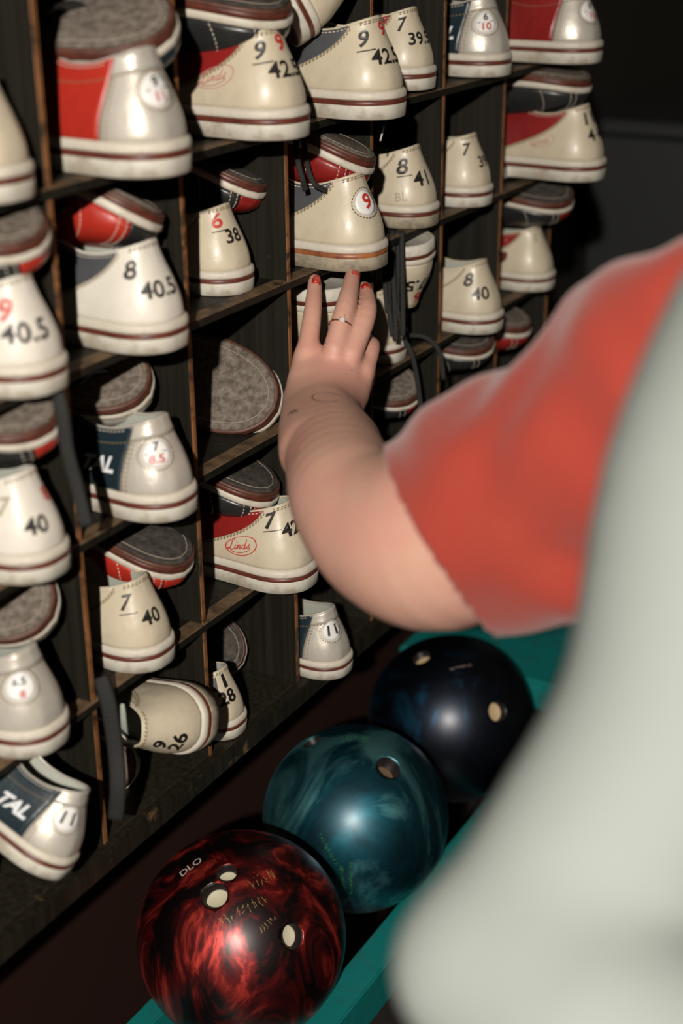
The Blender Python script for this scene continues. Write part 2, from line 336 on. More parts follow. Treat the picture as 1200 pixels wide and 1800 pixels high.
def shoe(label, M, cfg, group='rental bowling shoes in the rack'):
    st = cfg.get('st', 'c'); ff = 'f' if cfg.get('flip') else 'c'; root = empty('bowling_shoe'); root.matrix_world = M
    tag(root, label, 'shoe', group)
    cc = cfg.get('counter', CREAM); q = cfg.get('quarter', RED); q2 = cfg.get('quarter2', q); va = cfg.get('vamp', BLACK); tc = cfg.get('toe', RED)
    part(root, 'heel_counter', ('heel_counter', st), cc, .0012); part(root, 'quarter', ('quarter_left', st), q, .0012); part(root, 'quarter', ('quarter_right', st), q2, .0012)
    part(root, 'vamp', ('vamp', st), va, .0012); part(root, 'toe_cap', ('toe_cap', 'c'), tc, .0012)
    part(root, 'lining', ('lining', 'c'), cfg.get('lining', LINING)); part(root, 'collar_binding', ('collar_binding', 'c'), cfg.get('bind', cc))
    part(root, 'heel_lift', ('heel_lift', ff), cfg.get('lift', RUBBER)); part(root, 'sole_edge', ('sole_edge', 'c'), cfg.get('stripe', STRIPE))
    part(root, 'forefoot_sole', ('forefoot_sole', ff), SOLEB); part(root, 'sole_pad', ('suede_pad', ff), cfg.get('pad', SUEDE)); part(root, 'sole_groove', ('sole_groove', ff), cfg.get('groove', GROOVE)); part(root, 'welt', ('welt', 'c'), WELT)
    part(root, 'tongue', ('tongue', 'c'), va, .002)
    if not cfg.get('unlaced'): part(root, 'shoelace', ('laces', 'c'), LACE)
    part(root, 'stitching', ('stitching', st), cfg.get('thread', THREAD)); part(root, 'toe_thread', ('toe_stitching', 'c'), THREADW)
    if st == 's':
        part(root, 'collar_band', ('band', 's'), cc, .0012)
        if cfg.get('word'): mark(root, 'side_lettering', cfg['word'], -.300, .36, .021, WHITET, 0, .04)
    for it in cfg.get('marks', []):
        kind = it[0]
        if kind == 't': mark(root, 'size_number', it[1], it[2], it[3], it[4], it[5], it[6] if len(it) > 6 else 0, it[7] if len(it) > 7 else .03)
        elif kind == 'bar':
            t = np.linspace(-it[3], it[3], 13); v = np.concatenate([np.stack([t, t * 0 - .00055], 1), np.stack([t, t * 0 + .00055], 1)])
            link('number_underline', mesh(on_surf(v, it[1], it[2], .08, .0021), [(k, k + 1, 14 + k, 13 + k) for k in range(12)]), it[4], root)
        elif kind == 'linds': linds(root, it[1], it[2], it[3], it[4] if len(it) > 4 else 1)
        elif kind == 'patch':
            pt = disc(root, 'size_patch', it[1], it[2], .0125, .0125, WHITEP, .0022); disc(pt, 'patch_ring', it[1], it[2], .0142, .0142, THREADW, .0019, inner=.90)
            t = np.linspace(0, 2 * math.pi, 60); V, F = dashes(on_surf(np.stack([.0152 * np.cos(t), .0152 * np.sin(t)], 1), it[1], it[2], 0, .0018), .0006, .0022, .0012); link('patch_stitching', mesh(V, F), THREADD, pt)
            for s_, dx, dy, sz, m_ in it[3]:
                v, f = text2d(s_, sz, .02 * sz); v = v + np.array([dx, dy]); link('patch_number', mesh(on_surf(v, it[1], it[2], 0, .0034), f), m_, pt)
            if len(it) > 4: v = np.array([(-.009, -.0004), (.009, -.0004), (.009, .0004), (-.009, .0004)]); link('patch_line', mesh(on_surf(v, it[1], it[2], .05, .0033), [(0, 1, 2, 3)]), INK, pt)
        elif kind == 'stroke': stroke(root, it[1], it[2], it[3], it[4], it[5], it[6] if len(it) > 6 else .0004)
        elif kind == 'blob': disc(root, it[1], it[2], it[3], it[4], it[5], it[6], .0014)
    return root
def M_stand(x, y, z, yaw=0, s=1, pitch=0, roll=0):
    """x,y = centre of the heel; toe points +y turned by yaw (degrees)"""
    R_ = Matrix.Rotation(math.radians(yaw), 4, 'Z') @ Matrix.Rotation(math.radians(roll), 4, 'Y') @ Matrix.Rotation(math.radians(pitch), 4, 'X')
    return Matrix.Translation((x, y, z)) @ R_ @ Matrix.Scale(s, 4) @ Matrix.Translation((0, -.036, 0))
def M_axes(anchor, at, d, n, s=1):
    """local point `anchor` goes to world `at`; local +y -> d, local +z -> n"""
    y = Vector(d).normalized(); z = (Vector(n) - y * Vector(n).dot(y)).normalized(); x = y.cross(z)
    R_ = Matrix(((x.x, y.x, z.x, 0), (x.y, y.y, z.y, 0), (x.z, y.z, z.z, 0), (0, 0, 0, 1)))
    return Matrix.Translation(at) @ R_ @ Matrix.Scale(s, 4) @ Matrix.Translation(-Vector(anchor))
def M_flip(at, yaw=0, pitch=0, roll=0, s=1):
    """upside-down shoe, toe out towards the room; `at` = toe tip on the welt. roll>0 shows the sole to the viewer's left"""
    a, p = math.radians(yaw), math.radians(pitch)
    d = Vector((math.sin(a) * math.cos(p), -math.cos(a) * math.cos(p), -math.sin(p)))
    n = Vector((0, 0, 1)); n = (n - d * n.dot(d)).normalized(); n = Matrix.Rotation(math.radians(roll), 3, d) @ n
    return M_axes((0, .281, .030), at, d, -n, s)
def ribbon(root, pts, w=.0035):
    p = [Vector(q) for q in spline(pts, 8)]; inv = root.matrix_world.inverted()
    me = tube(p, w, 8, .28, up=Vector((-.8, -.46, .39))); o = link('shoelace', me, LACE, root); o.matrix_parent_inverse = inv; return o
W = .168; ZS = [0, .1498, .3016, .4493, .5951, .780, .930]
# ------------------------------------------------------------------ the place
def struct(name, me, m): o = link(name, me, m, smooth=False); o['kind'] = 'structure'; return o
FL = -.78
FLOORM = mat('floor_carpet', (.03, .022, .018), .9, bump=.5, bscale=120, col2=(.012, .01, .009), vscale=90)
WALLM = mat('wall_dark', (.016, .014, .010), .8, bump=.2)
struct('floor', box(-3, 6, -3, 3.2, FL - .05, FL, 0), FLOORM)
struct('wall_back', box(-3, 6, .36, .42, FL, 2.0, 0), WALLM)
struct('wall_right', box(4.6, 4.7, -3, .36, FL, 2.0, 0), mat('wall_far', (.05, .032, .018), .8))
# shoe rack
rack = empty('shoe_rack', (0, 0, 0)); tag(rack, 'black-stained wooden pigeonhole rack with worn orange edges holding the bowling shoes', 'rack')
fm_div = lambda f: 1 if f.normal.y < -.5 else 0
for i in range(-3, 7):
    th = .003; me = box(i * W - th, i * W + th, .001, .30, 0, ZS[6], .0006, fm_div); o = link('divider', me, [DWOOD, EDGE], rack, smooth=False)
def fm_sh(f): return 1 if (f.normal.z > .5) else 0
for z in ZS[1:]:
    link('shelf', box(-3 * W, 6 * W, .016, .30, z - .008, z, .0005), DWOOD, rack, smooth=False)
    link('shelf_lipping', box(-3 * W, 6 * W, -.0012, .016, z - .008, z + .0002, .0008, lambda f: 1 if f.normal.z > .3 else 0), [DWOOD, SHELFTOP], rack, smooth=False)
link('bottom_board', box(-3 * W - .01, 6 * W + .01, .004, .30, -.022, 0, .001), BOARDW, rack, smooth=False)
link('bottom_board_edge', box(-3 * W - .01, 6 * W + .01, -.009, .004, -.022, .0003, .0015, None, 2), BEDGE, rack, smooth=False)
link('back_panel', box(-3 * W, 6 * W, .30, .308, -.02, ZS[6], 0), DWOOD, rack, smooth=False)
PLM = mat('plinth_brown', (.022, .0075, .0045), .85, bump=.2, spec=.2)
link('plinth', box(-3 * W, 6 * W, .16, .30, FL, -.022, 0), PLM, rack, smooth=False)
link('rail_under_board', box(-3 * W, 6 * W, .03, .05, -.06, -.022, .001), DWOOD, rack, smooth=False)
# far, dark corner of the room behind the rack's end
cb = empty('wall_cabinet', (3.4671, 0.7738, 0.3561)); tag(cb, 'blurred brown wooden cabinet in the dark far right corner', 'cabinet')
def faces_cam(px_c, w, h, d, name, m, par, bev=.004):
    """upright box standing parallel to the rack's end, centred on a world point"""
    c = Vector(px_c); me = box(c.x - d / 2, c.x + d / 2, c.y - w / 2, c.y + w / 2, c.z - h / 2, c.z + h / 2, bev); o = link(name, me, m, par, smooth=False)
    if par is not None: o.matrix_parent_inverse = Matrix.Translation(par.location).inverted()
    return o
CABM = mat('cabinet_brown', (.26, .12, .055), .5, col2=(.15, .065, .03), vscale=8)
faces_cam((3.4198, 0.8825, 0.3881), 1.6, .55, .3, 'carcass', CABM, cb)
faces_cam((3.3554, 0.7051, 0.4311), .09, .16, .03, 'door_panel', mat('cabinet_tan', (.7, .42, .24), .5), cb)
faces_cam((3.3481, 0.5783, 0.3436), .03, .26, .03, 'steel_handle', mat('steel_grey', (.8, .75, .6), .5), cb)
co = empty('counter', (2.2218, 0.3079, 0.0885)); tag(co, 'dark grey counter standing beyond the right end of the rack', 'counter')
DKG = mat('counter_grey', (.022, .024, .023), .6); cc_ = Vector((2.2674, 0.3473, 0.2271))
cy1 = min(cc_.y + .28, .33)
o = link('counter_body', box(cc_.x - .25, cc_.x + .25, cc_.y - .9, cy1, FL, cc_.z + .12, .01), DKG, co, smooth=False); o.matrix_parent_inverse = Matrix.Translation(co.location).inverted()
o = link('counter_top', box(cc_.x - .28, cc_.x + .27, cc_.y - .92, cy1 + .005, cc_.z + .12, cc_.z + .15, .006), DKG, co, smooth=False); o.matrix_parent_inverse = Matrix.Translation(co.location).inverted()
# ball rack
br = empty('ball_rack', (.4, -.04, FL)); tag(br, 'teal painted ball rack with two rails standing in front of the shoe rack', 'ball rack')
pin = Matrix.Translation(br.location).inverted()
def brp(name, me, m=TEAL):
    o = link(name, me, m, br, smooth=False); o.matrix_parent_inverse = pin; return o
brp('front_rail', box(-.9, .80, -.139, -.101, -.345, -.29, .002, None, 2)); brp('back_rail', box(-.9, .80, .031, .056, -.345, -.29, .002, None, 2))
brp('end_deck', box(.80, 1.5, -.26, .12, -.25, -.205, .004, None, 2))
for x in (-.7, .05, 1.1):
    brp('leg', box(x - .02, x + .02, -.135, -.105, FL, -.345, .002)); brp('leg', box(x - .02, x + .02, .03, .055, FL, -.345, .002)); brp('cross_bar', box(x - .015, x + .015, -.101, .031, -.40, -.36, .002))
# ------------------------------------------------------------------ bowling balls
def pearl(name, dark, mid, light, scale, dist, metal=.55, rough=.3, thr=(.38, .52, .66), seed=0, stretch=(1, 1, 1)):
    m = bpy.data.materials.new(name); m.use_nodes = True; nt = m.node_tree; N = nt.nodes; L = nt.links; b = N['Principled BSDF']
    tc = N.new('ShaderNodeTexCoord'); mp = N.new('ShaderNodeMapping'); L.new(tc.outputs['Object'], mp.inputs['Vector']); mp.inputs['Location'].default_value = (seed, seed * .7, 0); mp.inputs['Scale'].default_value = stretch
    mp.inputs['Rotation'].default_value = (.4, .5, -.6)
    n = N.new('ShaderNodeTexNoise'); n.inputs['Scale'].default_value = scale; n.inputs['Detail'].default_value = 6; n.inputs['Distortion'].default_value = dist; n.inputs['Roughness'].default_value = .62
    L.new(mp.outputs[0], n.inputs['Vector']); r = N.new('ShaderNodeValToRGB'); e = r.color_ramp.elements
    e[0].position = thr[0]; e[0].color = (*dark, 1); e[1].position = thr[2]; e[1].color = (*light, 1); q = e.new(thr[1]); q.color = (*mid, 1)
    L.new(n.outputs['Fac'], r.inputs['Fac']); L.new(r.outputs['Color'], b.inputs['Base Color'])
    b.inputs['Metallic'].default_value = metal; b.inputs['Roughness'].default_value = rough; b.inputs['Coat Weight'].default_value = 1; b.inputs['Coat Roughness'].default_value = .36
    return m
BR = .109
def ball(label, c, m, holes, insm, ins_r=.0105):
    c = Vector(c); root = empty('bowling_ball', c); tag(root, label, 'bowling ball', 'bowling balls on the teal rack')
    bm = bmesh.new(); bmesh.ops.create_icosphere(bm, subdivisions=6, radius=BR); body = link('shell', bmesh_to(bm), m, root)
    dirs = []
    for hp, hr, deep in holes:
        d = (Vector(hp) - c).normalized(); dirs.append(d); q = d.to_track_quat('Z', 'Y').to_matrix().to_4x4()
        bm = bmesh.new(); bmesh.ops.create_cone(bm, cap_ends=True, segments=40, radius1=hr, radius2=hr, depth=.06); bmesh.ops.transform(bm, matrix=Matrix.Translation(d * BR) @ q, verts=bm.verts[:])
        cut = link('cut', bmesh_to(bm), m)
        md = body.modifiers.new('b', 'BOOLEAN'); md.object = cut; md.operation = 'DIFFERENCE'; md.solver = 'EXACT'; cut['tmp'] = 1; cut.location = c
        def lathe(prof, n=36):
            V = [q @ Vector((rr * math.cos(2 * math.pi * k / n), rr * math.sin(2 * math.pi * k / n), hh)) for rr, hh in prof for k in range(n)]
            F = [(i * n + k, i * n + (k + 1) % n, (i + 1) * n + (k + 1) % n, (i + 1) * n + k) for i in range(len(prof) - 1) for k in range(n)]
            F.append(tuple((len(prof) - 1) * n + k for k in range(n))); return mesh(V, F)
        t0 = BR - hr * hr / (2 * BR) - .0008
        lk = link('hole_lining', lathe([(hr * 1.0, t0 - .0295), (hr * 1.0, t0), (hr * .93, t0 - .0008), (hr * .93, t0 - .028)]), HOLE, root)
        V = None; F = None; pm = lathe([(hr * .90, t0 - .0285), (hr * .90, t0 - deep), (hr * .80, t0 - deep - .0008), (hr * .1, t0 - deep - .002)])
        link('finger_insert', pm, insm, root)
    bpy.context.view_layer.update()
    d_ = bpy.context.evaluated_depsgraph_get(); me = bpy.data.meshes.new_from_object(body.evaluated_get(d_)); body.modifiers.clear(); body.data = me
    bm = bmesh.new(); bm.from_mesh(me)
    for f in bm.faces: f.smooth = abs(f.calc_center_median().length - BR) < .0006
    bm.to_mesh(me); bm.free()
    for o in [o for o in bpy.data.objects if o.get('tmp')]: bpy.data.objects.remove(o)
    return root
def ball_mark(root, name, pts2, faces, at, upto, m, off=.0003):
    """flat glyphs wrapped on the ball around world point `at`, with `upto` a world point in their up direction"""
    c = root.location; n = (Vector(at) - c).normalized(); up = (Vector(upto) - Vector(at)); up = (up - n * up.dot(n)).normalized(); rt = up.cross(n)
    V = [((n * BR + rt * float(x) + up * float(y)).normalized() * (BR + off)) for x, y in pts2]; link(name, mesh(V, faces), m, root)
REDB = pearl('red_pearl', (.010, .001, .002), (.19, .006, .007), (1.0, .09, .06), 17, 1.8, .9, .5, (.44, .54, .66), 3.1, (1, 1, .42))
TEALB = pearl('teal_pearl', (.003, .050, .075), (.005, .12, .17), (.20, .60, .66), 9, 1.6, 1.0, .5, (.40, .52, .66), 7.7, (1, 1, .5))
NAVYB = pearl('navy_pearl', (.002, .005, .012), (.003, .012, .032), (.012, .20, .38), 10, 1.0, 1.0, .46, (.42, .55, .72), 1.3, (1, 1, .55))
HOLE = mat('hole_dark', (.012, .008, .008), .4)
INS1 = mat('insert_tan', (.50, .46, .33), .6); INS2 = mat('insert_brown', (.12, .075, .04), .6); INS3 = mat('insert_cream', (.52, .38, .22), .6)
GOLDI = mat('gold_engraving', (.33, .22, .07), .5); GREENI = mat('green_engraving', (.03, .20, .03), .5); PALEI = mat('pale_engraving', (.45, .36, .32), .5)
B1, B2, B3 = (0.1560, -0.0350, -0.2030), (0.3979, -0.0350, -0.2030), (0.6528, -0.0350, -0.2030)
b1 = ball('dark red swirled pearl bowling ball, nearest of three on the teal rails', B1, REDB, [((0.1245, -0.0424, -0.0989), .0105, .010), ((0.1004, -0.0440, -0.1097), .0135, .013), ((0.1217, -0.1202, -0.1443), .0125, .013)], INS1)
b2 = ball('teal blue marbled bowling ball, middle of three on the teal rails', B2, TEALB, [((0.3826, -0.0870, -0.1085), .0145, .017), ((0.3871, 0.0166, -0.1076), .0125, .012)], INS2)
b3 = ball('near-black navy bowling ball with blue sheen, farthest of the three', B3, NAVYB, [((0.6196, -0.0068, -0.1031), .0125, .008), ((0.6113, -0.1186, -0.1467), .0130, .008)], INS3)
v, f = text2d('DLO', .013, .0002); ball_mark(b1, 'engraved_letters', v, f, (0.1216, -0.0004, -0.1055), (0.1332, 0.0151, -0.1089), PALEI)
def scribble(root, name, at, upto, m, n, w, h, seed, step=.0035):
    """worn, unreadable engraving: rows of tiny strokes"""
    rnd = random.Random(seed); V, F = [], []
    x = -w / 2
    while x < w / 2:
        for j in range(3):
            x0, y0 = x + rnd.uniform(0, step * .8), rnd.uniform(-h / 2, h / 2); x1, y1 = x + rnd.uniform(0, step * .8), rnd.uniform(-h / 2, h / 2)
            L_ = math.hypot(x1 - x0, y1 - y0) + 1e-6; nx, ny = -(y1 - y0) / L_ * .0002, (x1 - x0) / L_ * .0002; o = len(V)
            V += [(x0 - nx, y0 - ny), (x1 - nx, y1 - ny), (x1 + nx, y1 + ny), (x0 + nx, y0 + ny)]; F.append((o, o + 1, o + 2, o + 3))
        x += step
    ball_mark(root, name, V, F, at, upto, m)
scribble(b1, 'worn_engraving', (0.1022, -0.0747, -0.1169), (0.1072, -0.0651, -0.1103), GOLDI, 8, .050, .012, 1, .006)
scribble(b1, 'worn_engraving', (0.1090, -0.0997, -0.1290), (0.1093, -0.0944, -0.1244), GOLDI, 8, .020, .007, 2)
scribble(b1, 'worn_engraving', (0.1381, -0.0752, -0.1033), (0.1425, -0.0658, -0.0993), GOLDI, 8, .028, .014, 3, .005)
scribble(b2, 'worn_engraving', (0.2974, -0.0760, -0.2128), (0.3004, -0.0829, -0.2123), GREENI, 8, .042, .004, 4, .0028)
scribble(b2, 'worn_engraving', (0.3005, -0.0837, -0.2082), (0.3041, -0.0903, -0.2081), GREENI, 8, .046, .004, 5, .0028)
scribble(b2, 'worn_engraving', (0.2949, -0.0610, -0.1784), (0.2976, -0.0667, -0.1743), GREENI, 8, .050, .006, 6, .004)
scribble(b2, 'worn_engraving', (0.3984, -0.0355, -0.0940), (0.4138, -0.0284, -0.0954), GREENI, 8, .030, .016, 7, .004)
scribble(b3, 'worn_engraving', (0.6207, -0.0626, -0.1025), (0.6255, -0.0570, -0.0998), PALEI, 8, .030, .004, 8, .003)
# ------------------------------------------------------------------ shoes: heel out
def num(top, bot, m1=INK, m2=INK, u=-.15, v=.70, sz=.022, bar=True, du=.105, dv=-.27):
    L_ = [('t', top, u, v, sz, m1, .0, .022)]
    if bar: L_.append(('bar', u + .015, v - .165, .0085, INK))
    L_.append(('t', bot, u + du, v + dv, sz * .92, m2, .0, .022)); return L_
def pnum(a, b, m1=INK, m2=INKR): return [(a, 0, .0055, .010, m1), (b, 0, -.006, .009, m2)]
def put(label, x, y, z, s=1, yaw=0, pitch=0, roll=0, **cfg): return shoe(label, M_stand(x, y, z, yaw, s, pitch, roll), cfg)
G_ = 'rental bowling shoes in the rack'
# top row
put('cream shoe heel cut off by the left picture edge, top row', -.050, .019, ZS[4], 1.0, marks=num('8', '41', u=-.2))
put('silver shoe with a bright red side and round size patch, top row', .090, -.019, ZS[4], 1.05, st='s', counter=SILVER, quarter=BRED, stripe=STRIPE, marks=[('patch', -.035, .52, [('9', -.001, .0055, .011, INK), ('11', .0005, -.0055, .010, INKR)], 1)])
put('cream shoe marked 9 over 42.5 with red side and oval script logo, top row', .280, -.015, ZS[4] + .002, 1.03, stripe=STRIPE, marks=num('9', '42.5', u=-.13, v=.72) + [('linds', -.285, .42, INKP, 1.25), ('t', '9', -.015, .78, .020, INKR, .05)])
d4 = put('cream shoe marked 9 over 42.5 with a dark grey side, top row', .441, -.028, ZS[4], 1.03, quarter=GREY, marks=num('9', '42.5', u=-.13, v=.70) + [('t', '9', .0, .80, .018, INKR, .05)])
put('narrow-looking cream shoe marked 7 over 39 in the shadow of its neighbour, top row', .623, .026, ZS[4] + .004, .93, marks=num('7', '39.5', u=-.135, v=.72, bar=False))
put('silver shoe with dark green-black side lettered L and small size patch, top row', .789, .012, ZS[4] + .002, 1.0, st='s', counter=SILVER, quarter=NAVY, word='TAL', marks=[('patch', -.10, .52, [('6', 0, .0055, .011, INK), ('10', 0, -.0055, .011, INKR)], 1)])
put('silver shoe with a deep red side, rightmost in the top row', .957, -.037, ZS[4] + .003, 1.02, st='s', counter=SILVER, quarter=RED, marks=[('patch', -.035, .50, [('8', 0, .0055, .010, INK), ('10', 0, -.0055, .010, INKR)], 1)])
# second row
put('pale cream shoe with red 9 over black 40.5, at the left picture edge', -.048, .003, ZS[3] + .003, .97, yaw=0, counter=CREAM2, marks=num('9', '40.5', m1=INKR, u=-.12, v=.62, bar=False, sz=.024, du=.06, dv=-.27))
put('pale cream shoe marked 8 over 40.5 with a blue-grey side', .096, -.006, ZS[3], .98, counter=CREAM2, quarter=GREY, marks=num('8', '40.5', u=-.14, v=.66, bar=False))
put('small cream shoe marked red 6 over black 38', .279, .044, ZS[3], .90, quarter=CREAM, marks=num('6', '38', m1=INKR, u=-.10, v=.76, du=.075) + [('linds', -.285, .46, INKR, 1.0)])
put('cream shoe with a big red 9 on a round white patch and orange heel stripe', .423, -.018, ZS[3], 1.03, quarter=GREY, stripe=STRIPEO, lift=RUBBERD, marks=[('patch', -.032, .56, [('9', .0, 0, .021, INKR)])])
put('cream shoe marked underlined 8 over 41 with pencil hearts, dirty heel', .623, .021, ZS[3] + .001, .97, lift=RUBBERD, stripe=STRIPE, quarter=CREAM, marks=num('8', '41', u=-.145, v=.66, sz=.026, dv=-.24) + [
    ('t', 'BL', -.14, .15, .014, INKF, .1, 0), ('stroke', 'pencil_heart', [[(-.003, .002), (-.002, .004), (0, .002), (.002, .004), (.003, .001), (0, -.003), (-.003, .002)]], -.26, .62, INKF),
    ('stroke', 'pencil_heart', [[(-.003, .002), (-.002, .004), (0, .002), (.002, .004), (.003, .001), (0, -.003), (-.003, .002)], [(-.010, -.004), (-.006, 0), (0, -.003), (.006, 0)]], -.26, .26, INKF), ('disc_', 0)][:-1] + [('linds', -.345, .30, INKR, .9)])
put('small cream shoe marked 7 over 39, alone in its cubby', .763, .016, ZS[3], .92, quarter=CREAM, marks=num('7', '39', u=-.115, v=.70, bar=False) + [('linds', -.30, .42, INKP, .9)])
put('cream shoe with a red side, faint oval stamp and digits 1 and 4, far right', .955, -.051, ZS[3] + .005, 1.03, quarter=RED, marks=[('t', '1', -.075, .72, .021, INK, .08), ('t', '1', -.0, .72, .021, INK, .08), ('t', '4', -.055, .42, .020, INK, .08), ('t', '4', .01, .42, .020, INK, .08), ('linds', -.285, .36, INKP, 1.0)])
# third row
put('pale cream shoe faintly marked 7 over 40, left edge of the third row', -.059, .007, ZS[2], .95, counter=CREAM2, marks=num('7', '40', u=-.15, v=.60, bar=False, m1=INKF) + [('t', '8', .05, .62, .018, INKR, .05)])
put('silver shoe with dark green-black side lettered L and a 7 over 8.5 round patch', .090, -.011, ZS[2], .97, yaw=0, st='s', counter=SILVER, quarter=NAVY, word='TAL', marks=[('patch', -.085, .54, [('7', 0, .0055, .011, INK), ('8.5', 0, -.0055, .010, INKR)], 1)])
e2 = put('shaded cream heel half hidden behind hanging black laces', .577, .034, ZS[2], .90, marks=[('t', '7', -.2, .6, .02, INK)])
put('crumpled cream shoe marked 8 over 40 with a frayed collar', .742, -.012, ZS[2], .95, quarter=CREAM, marks=num('8', '40', u=-.165, v=.66, bar=False, sz=.024, du=.07, dv=-.28))
put('cream shoe with dark maroon shapes on its side, beside the red sleeve', .958, .008, ZS[2] + .001, .93, counter=CREAM, marks=[('t', '1', -.09, .74, .018, INKF, .08), ('blob', 'maroon_dot', -.275, .34, .0085, .009, STRIPE), ('blob', 'maroon_shape', -.345, .74, .012, .010, RED), ('stroke', 'maroon_curve', [[(-.006, .008), (-.003, -.002), (.004, -.009), (.012, -.010)]], -.32, .32, STRIPE, .0012)])
# fourth row
put('silver shoe with a round 6.5 over 8 patch, left edge of the fourth row', -.074, .012, ZS[1], .97, yaw=0, st='s', counter=SILVER, quarter=NAVY, marks=[('patch', -.090, .56, [('6.5', -.0005, .004, .009, INK), ('8', .001, -.0065, .0085, INKR)])])
put('cream shoe marked underlined 7 over 40, below the 8.5 patch shoe', .083, .016, ZS[1], .93, quarter=CREAM, marks=num('7', '40', u=-.135, v=.68))
put('cream shoe with red side, crisp oval script logo and 7 over 4, under the elbow', .286, -.014, ZS[1], 1.0, quarter=RED, marks=[('t', '7', -.165, .76, .023, INK, .1), ('bar', -.145, .595, .009, INK), ('t', '42', -.055, .58, .019, INK, .1), ('linds', -.262, .31, INKR, 1.25)])
put('shaded cream shoe hidden behind the raised forearm', .40, .02, ZS[1], .95)
# bottom row
put('small cream shoe marked 11 over 28 at the lower right of its cubby', .215, .024, .001, .80, marks=[('t', '11', -.075, .74, .024, INK, .1, .05), ('t', '28', -.045, .44, .024, INK, .1, .03)])
put('small silver shoe with a sharp round 11 patch and white AL lettering', .377, -.008, .001, .85, st='s', counter=SILVER, quarter=NAVY, word='TAL', marks=[('patch', -.06, .58, [('11', 0, 0, .019, INK)])])
shoe('silver shoe lying tilted with white TAL lettering and an 11 patch, bottom left', M_axes((0, .036, 0), (-0.1019, -0.0094, 0.0535), (-.06, .9, .40), (.42, -.38, .82), .83), dict(st='s', counter=SILVER, quarter=NAVY, word='TAL', marks=[('patch', -.10, .56, [('11', 0, 0, .018, INK)])]))
b0 = shoe('cream shoe lying on its side marked 9 and 26, sole facing right', M_axes((-.036, .036, .0), (0.1251, -0.0063, 0.0327), (.05, 1, -.12), (-.80, -.36, .30), .93), dict(quarter=CREAM, vamp=BLACK, toe=RED, lift=RUBBERD, marks=[('t', '9', -.085, .62, .022, INK, 0, .03), ('t', '26', -.06, .36, .022, INK, 0, .03)]))
# heel-out shoes that are upside down or tumbled
shoe('cream shoe with maroon trim upside down behind the reaching hand', M_axes((0, 0, .0), (0.4341, -0.0094, 0.4249), (-.05, 1, .02), (.06, .02, -1), .95), dict(quarter=RED, marks=[('blob', 'maroon_shape', .30, .52, .016, .007, RED), ('blob', 'maroon_stripe', .27, .30, .006, .003, RED)]))
shoe('narrow cream heel hanging upside down with 5 and a red 6', M_axes((0, 0, .0), (0.6085, -0.0174, 0.4375), (-.06, 1, .02), (.14, .02, -1), .90), dict(marks=[('t', '37.5', .045, .42, .024, INK, 0, .03), ('t', '6', .035, .74, .024, INKR, 0, .03)]))
shoe('creased cream shoe tumbled on its side behind the 9 over 42.5 shoe, marked 7', M_axes((.0, .036, .0), (0.3863, 0.0398, 0.6912), (.60, .80, .1), (.62, -.58, .5), 1.0), dict(quarter=CREAM, vamp=CREAM, marks=[('t', '7', -.01, .76, .026, INK, -.15)]))
# ------------------------------------------------------------------ partners: toe out, upside down, resting on the heels
def flip(label, at, yaw=0, pitch=0, roll=0, s=1, **cfg): cfg['flip'] = 1; return shoe(label, M_flip(at, yaw, pitch, roll, s), cfg)
flip('upturned shoe with broad grey suede sole and dark blue toe, above the bright red side', (0.1169, -0.0332, 0.6967), 0, -2, 30, 1.05, vamp=NAVY, toe=NAVY, quarter=NAVY)
flip('upturned black shoe toe with brown-edged sole, above the 9 over 42.5 red-sided shoe', (0.2871, -0.0325, 0.6982), 0, 2, 6, 1.03, vamp=BLACK, toe=BLACK, quarter=BLACK, pad=SUEDED)
flip('upturned red shoe toe with black cap, above the 8 over 40.5 shoe', (0.1165, -0.0063, 0.5494), -4, 5, -24, .95, vamp=BRED, toe=BLACK)
flip('upturned black shoe toe with a red cap, above the 6 over 38 shoe', (0.3156, 0.0202, 0.5380), -8, 7, -14, .88, vamp=BLACK, toe=RED, pad=SUEDED)
r9 = flip('upturned deep red shoe toe with white stitched arcs, above the round 9 patch shoe', (0.4331, -0.0330, 0.5476), -9, 7, -14, .98, vamp=RED, toe=RED, unlaced=1)
flip('upturned black shoe toe with thin white welt, above the far right red-sided shoe', (0.9633, -0.0609, 0.5698), 0, -2, 2, 1.0, vamp=BLACK, toe=BLACK)
flip('upturned black and red toe with brown sole edge, above the red 9 shoe', (-0.0396, -0.0191, 0.5620), 0, 0, 14, .95, vamp=BLACK, toe=BRED)
flip('upturned black toe with smooth grey sole, above the faint 7 over 40 shoe', (-0.0421, -0.0180, 0.4185), 0, 0, 16, .95, vamp=BLACK, toe=BRED)
b2 = flip('upturned silver and red toe with mottled suede sole, above the 8.5 patch shoe', (0.1262, 0.0175, 0.3935), 6, 3, 34, .93, vamp=SILVER, toe=SILVER, quarter=BRED)
lace_a = flip('upturned pale toe with pinkish felt sole, above the 6.5 patch shoe', (-0.0381, 0.0037, 0.2486), 4, 6, 40, .95, vamp=SILVER, toe=SILVER, quarter=NAVY)
flip('upturned red shoe toe with long grey sole, above the underlined 7 over 40 shoe', (0.1350, -0.0036, 0.2213), -5, 11, -3, .95, vamp=BRED, toe=BRED, pad=SUEDED)
flip('upturned black toe with red cap and brown sole edge, above the crisp oval logo', (0.2830, -0.0055, 0.2384), -6, 7, -8, .95, vamp=BLACK, toe=RED, pad=SUEDED)
flip('shoe leaning alone with its whole grey suede sole facing out and red side below', (0.3125, 0.0039, 0.3219), -2, 8, 52, 1.03, vamp=RED, toe=BLACK, pad=SUEDE)
flip('small brown upturned toe deep in the cubby above the 11 over 28 shoe', (0.3026, 0.0513, 0.0271), 6, 20, 50, .78, vamp=BLACK, toe=BLACK, pad=SUEDED)
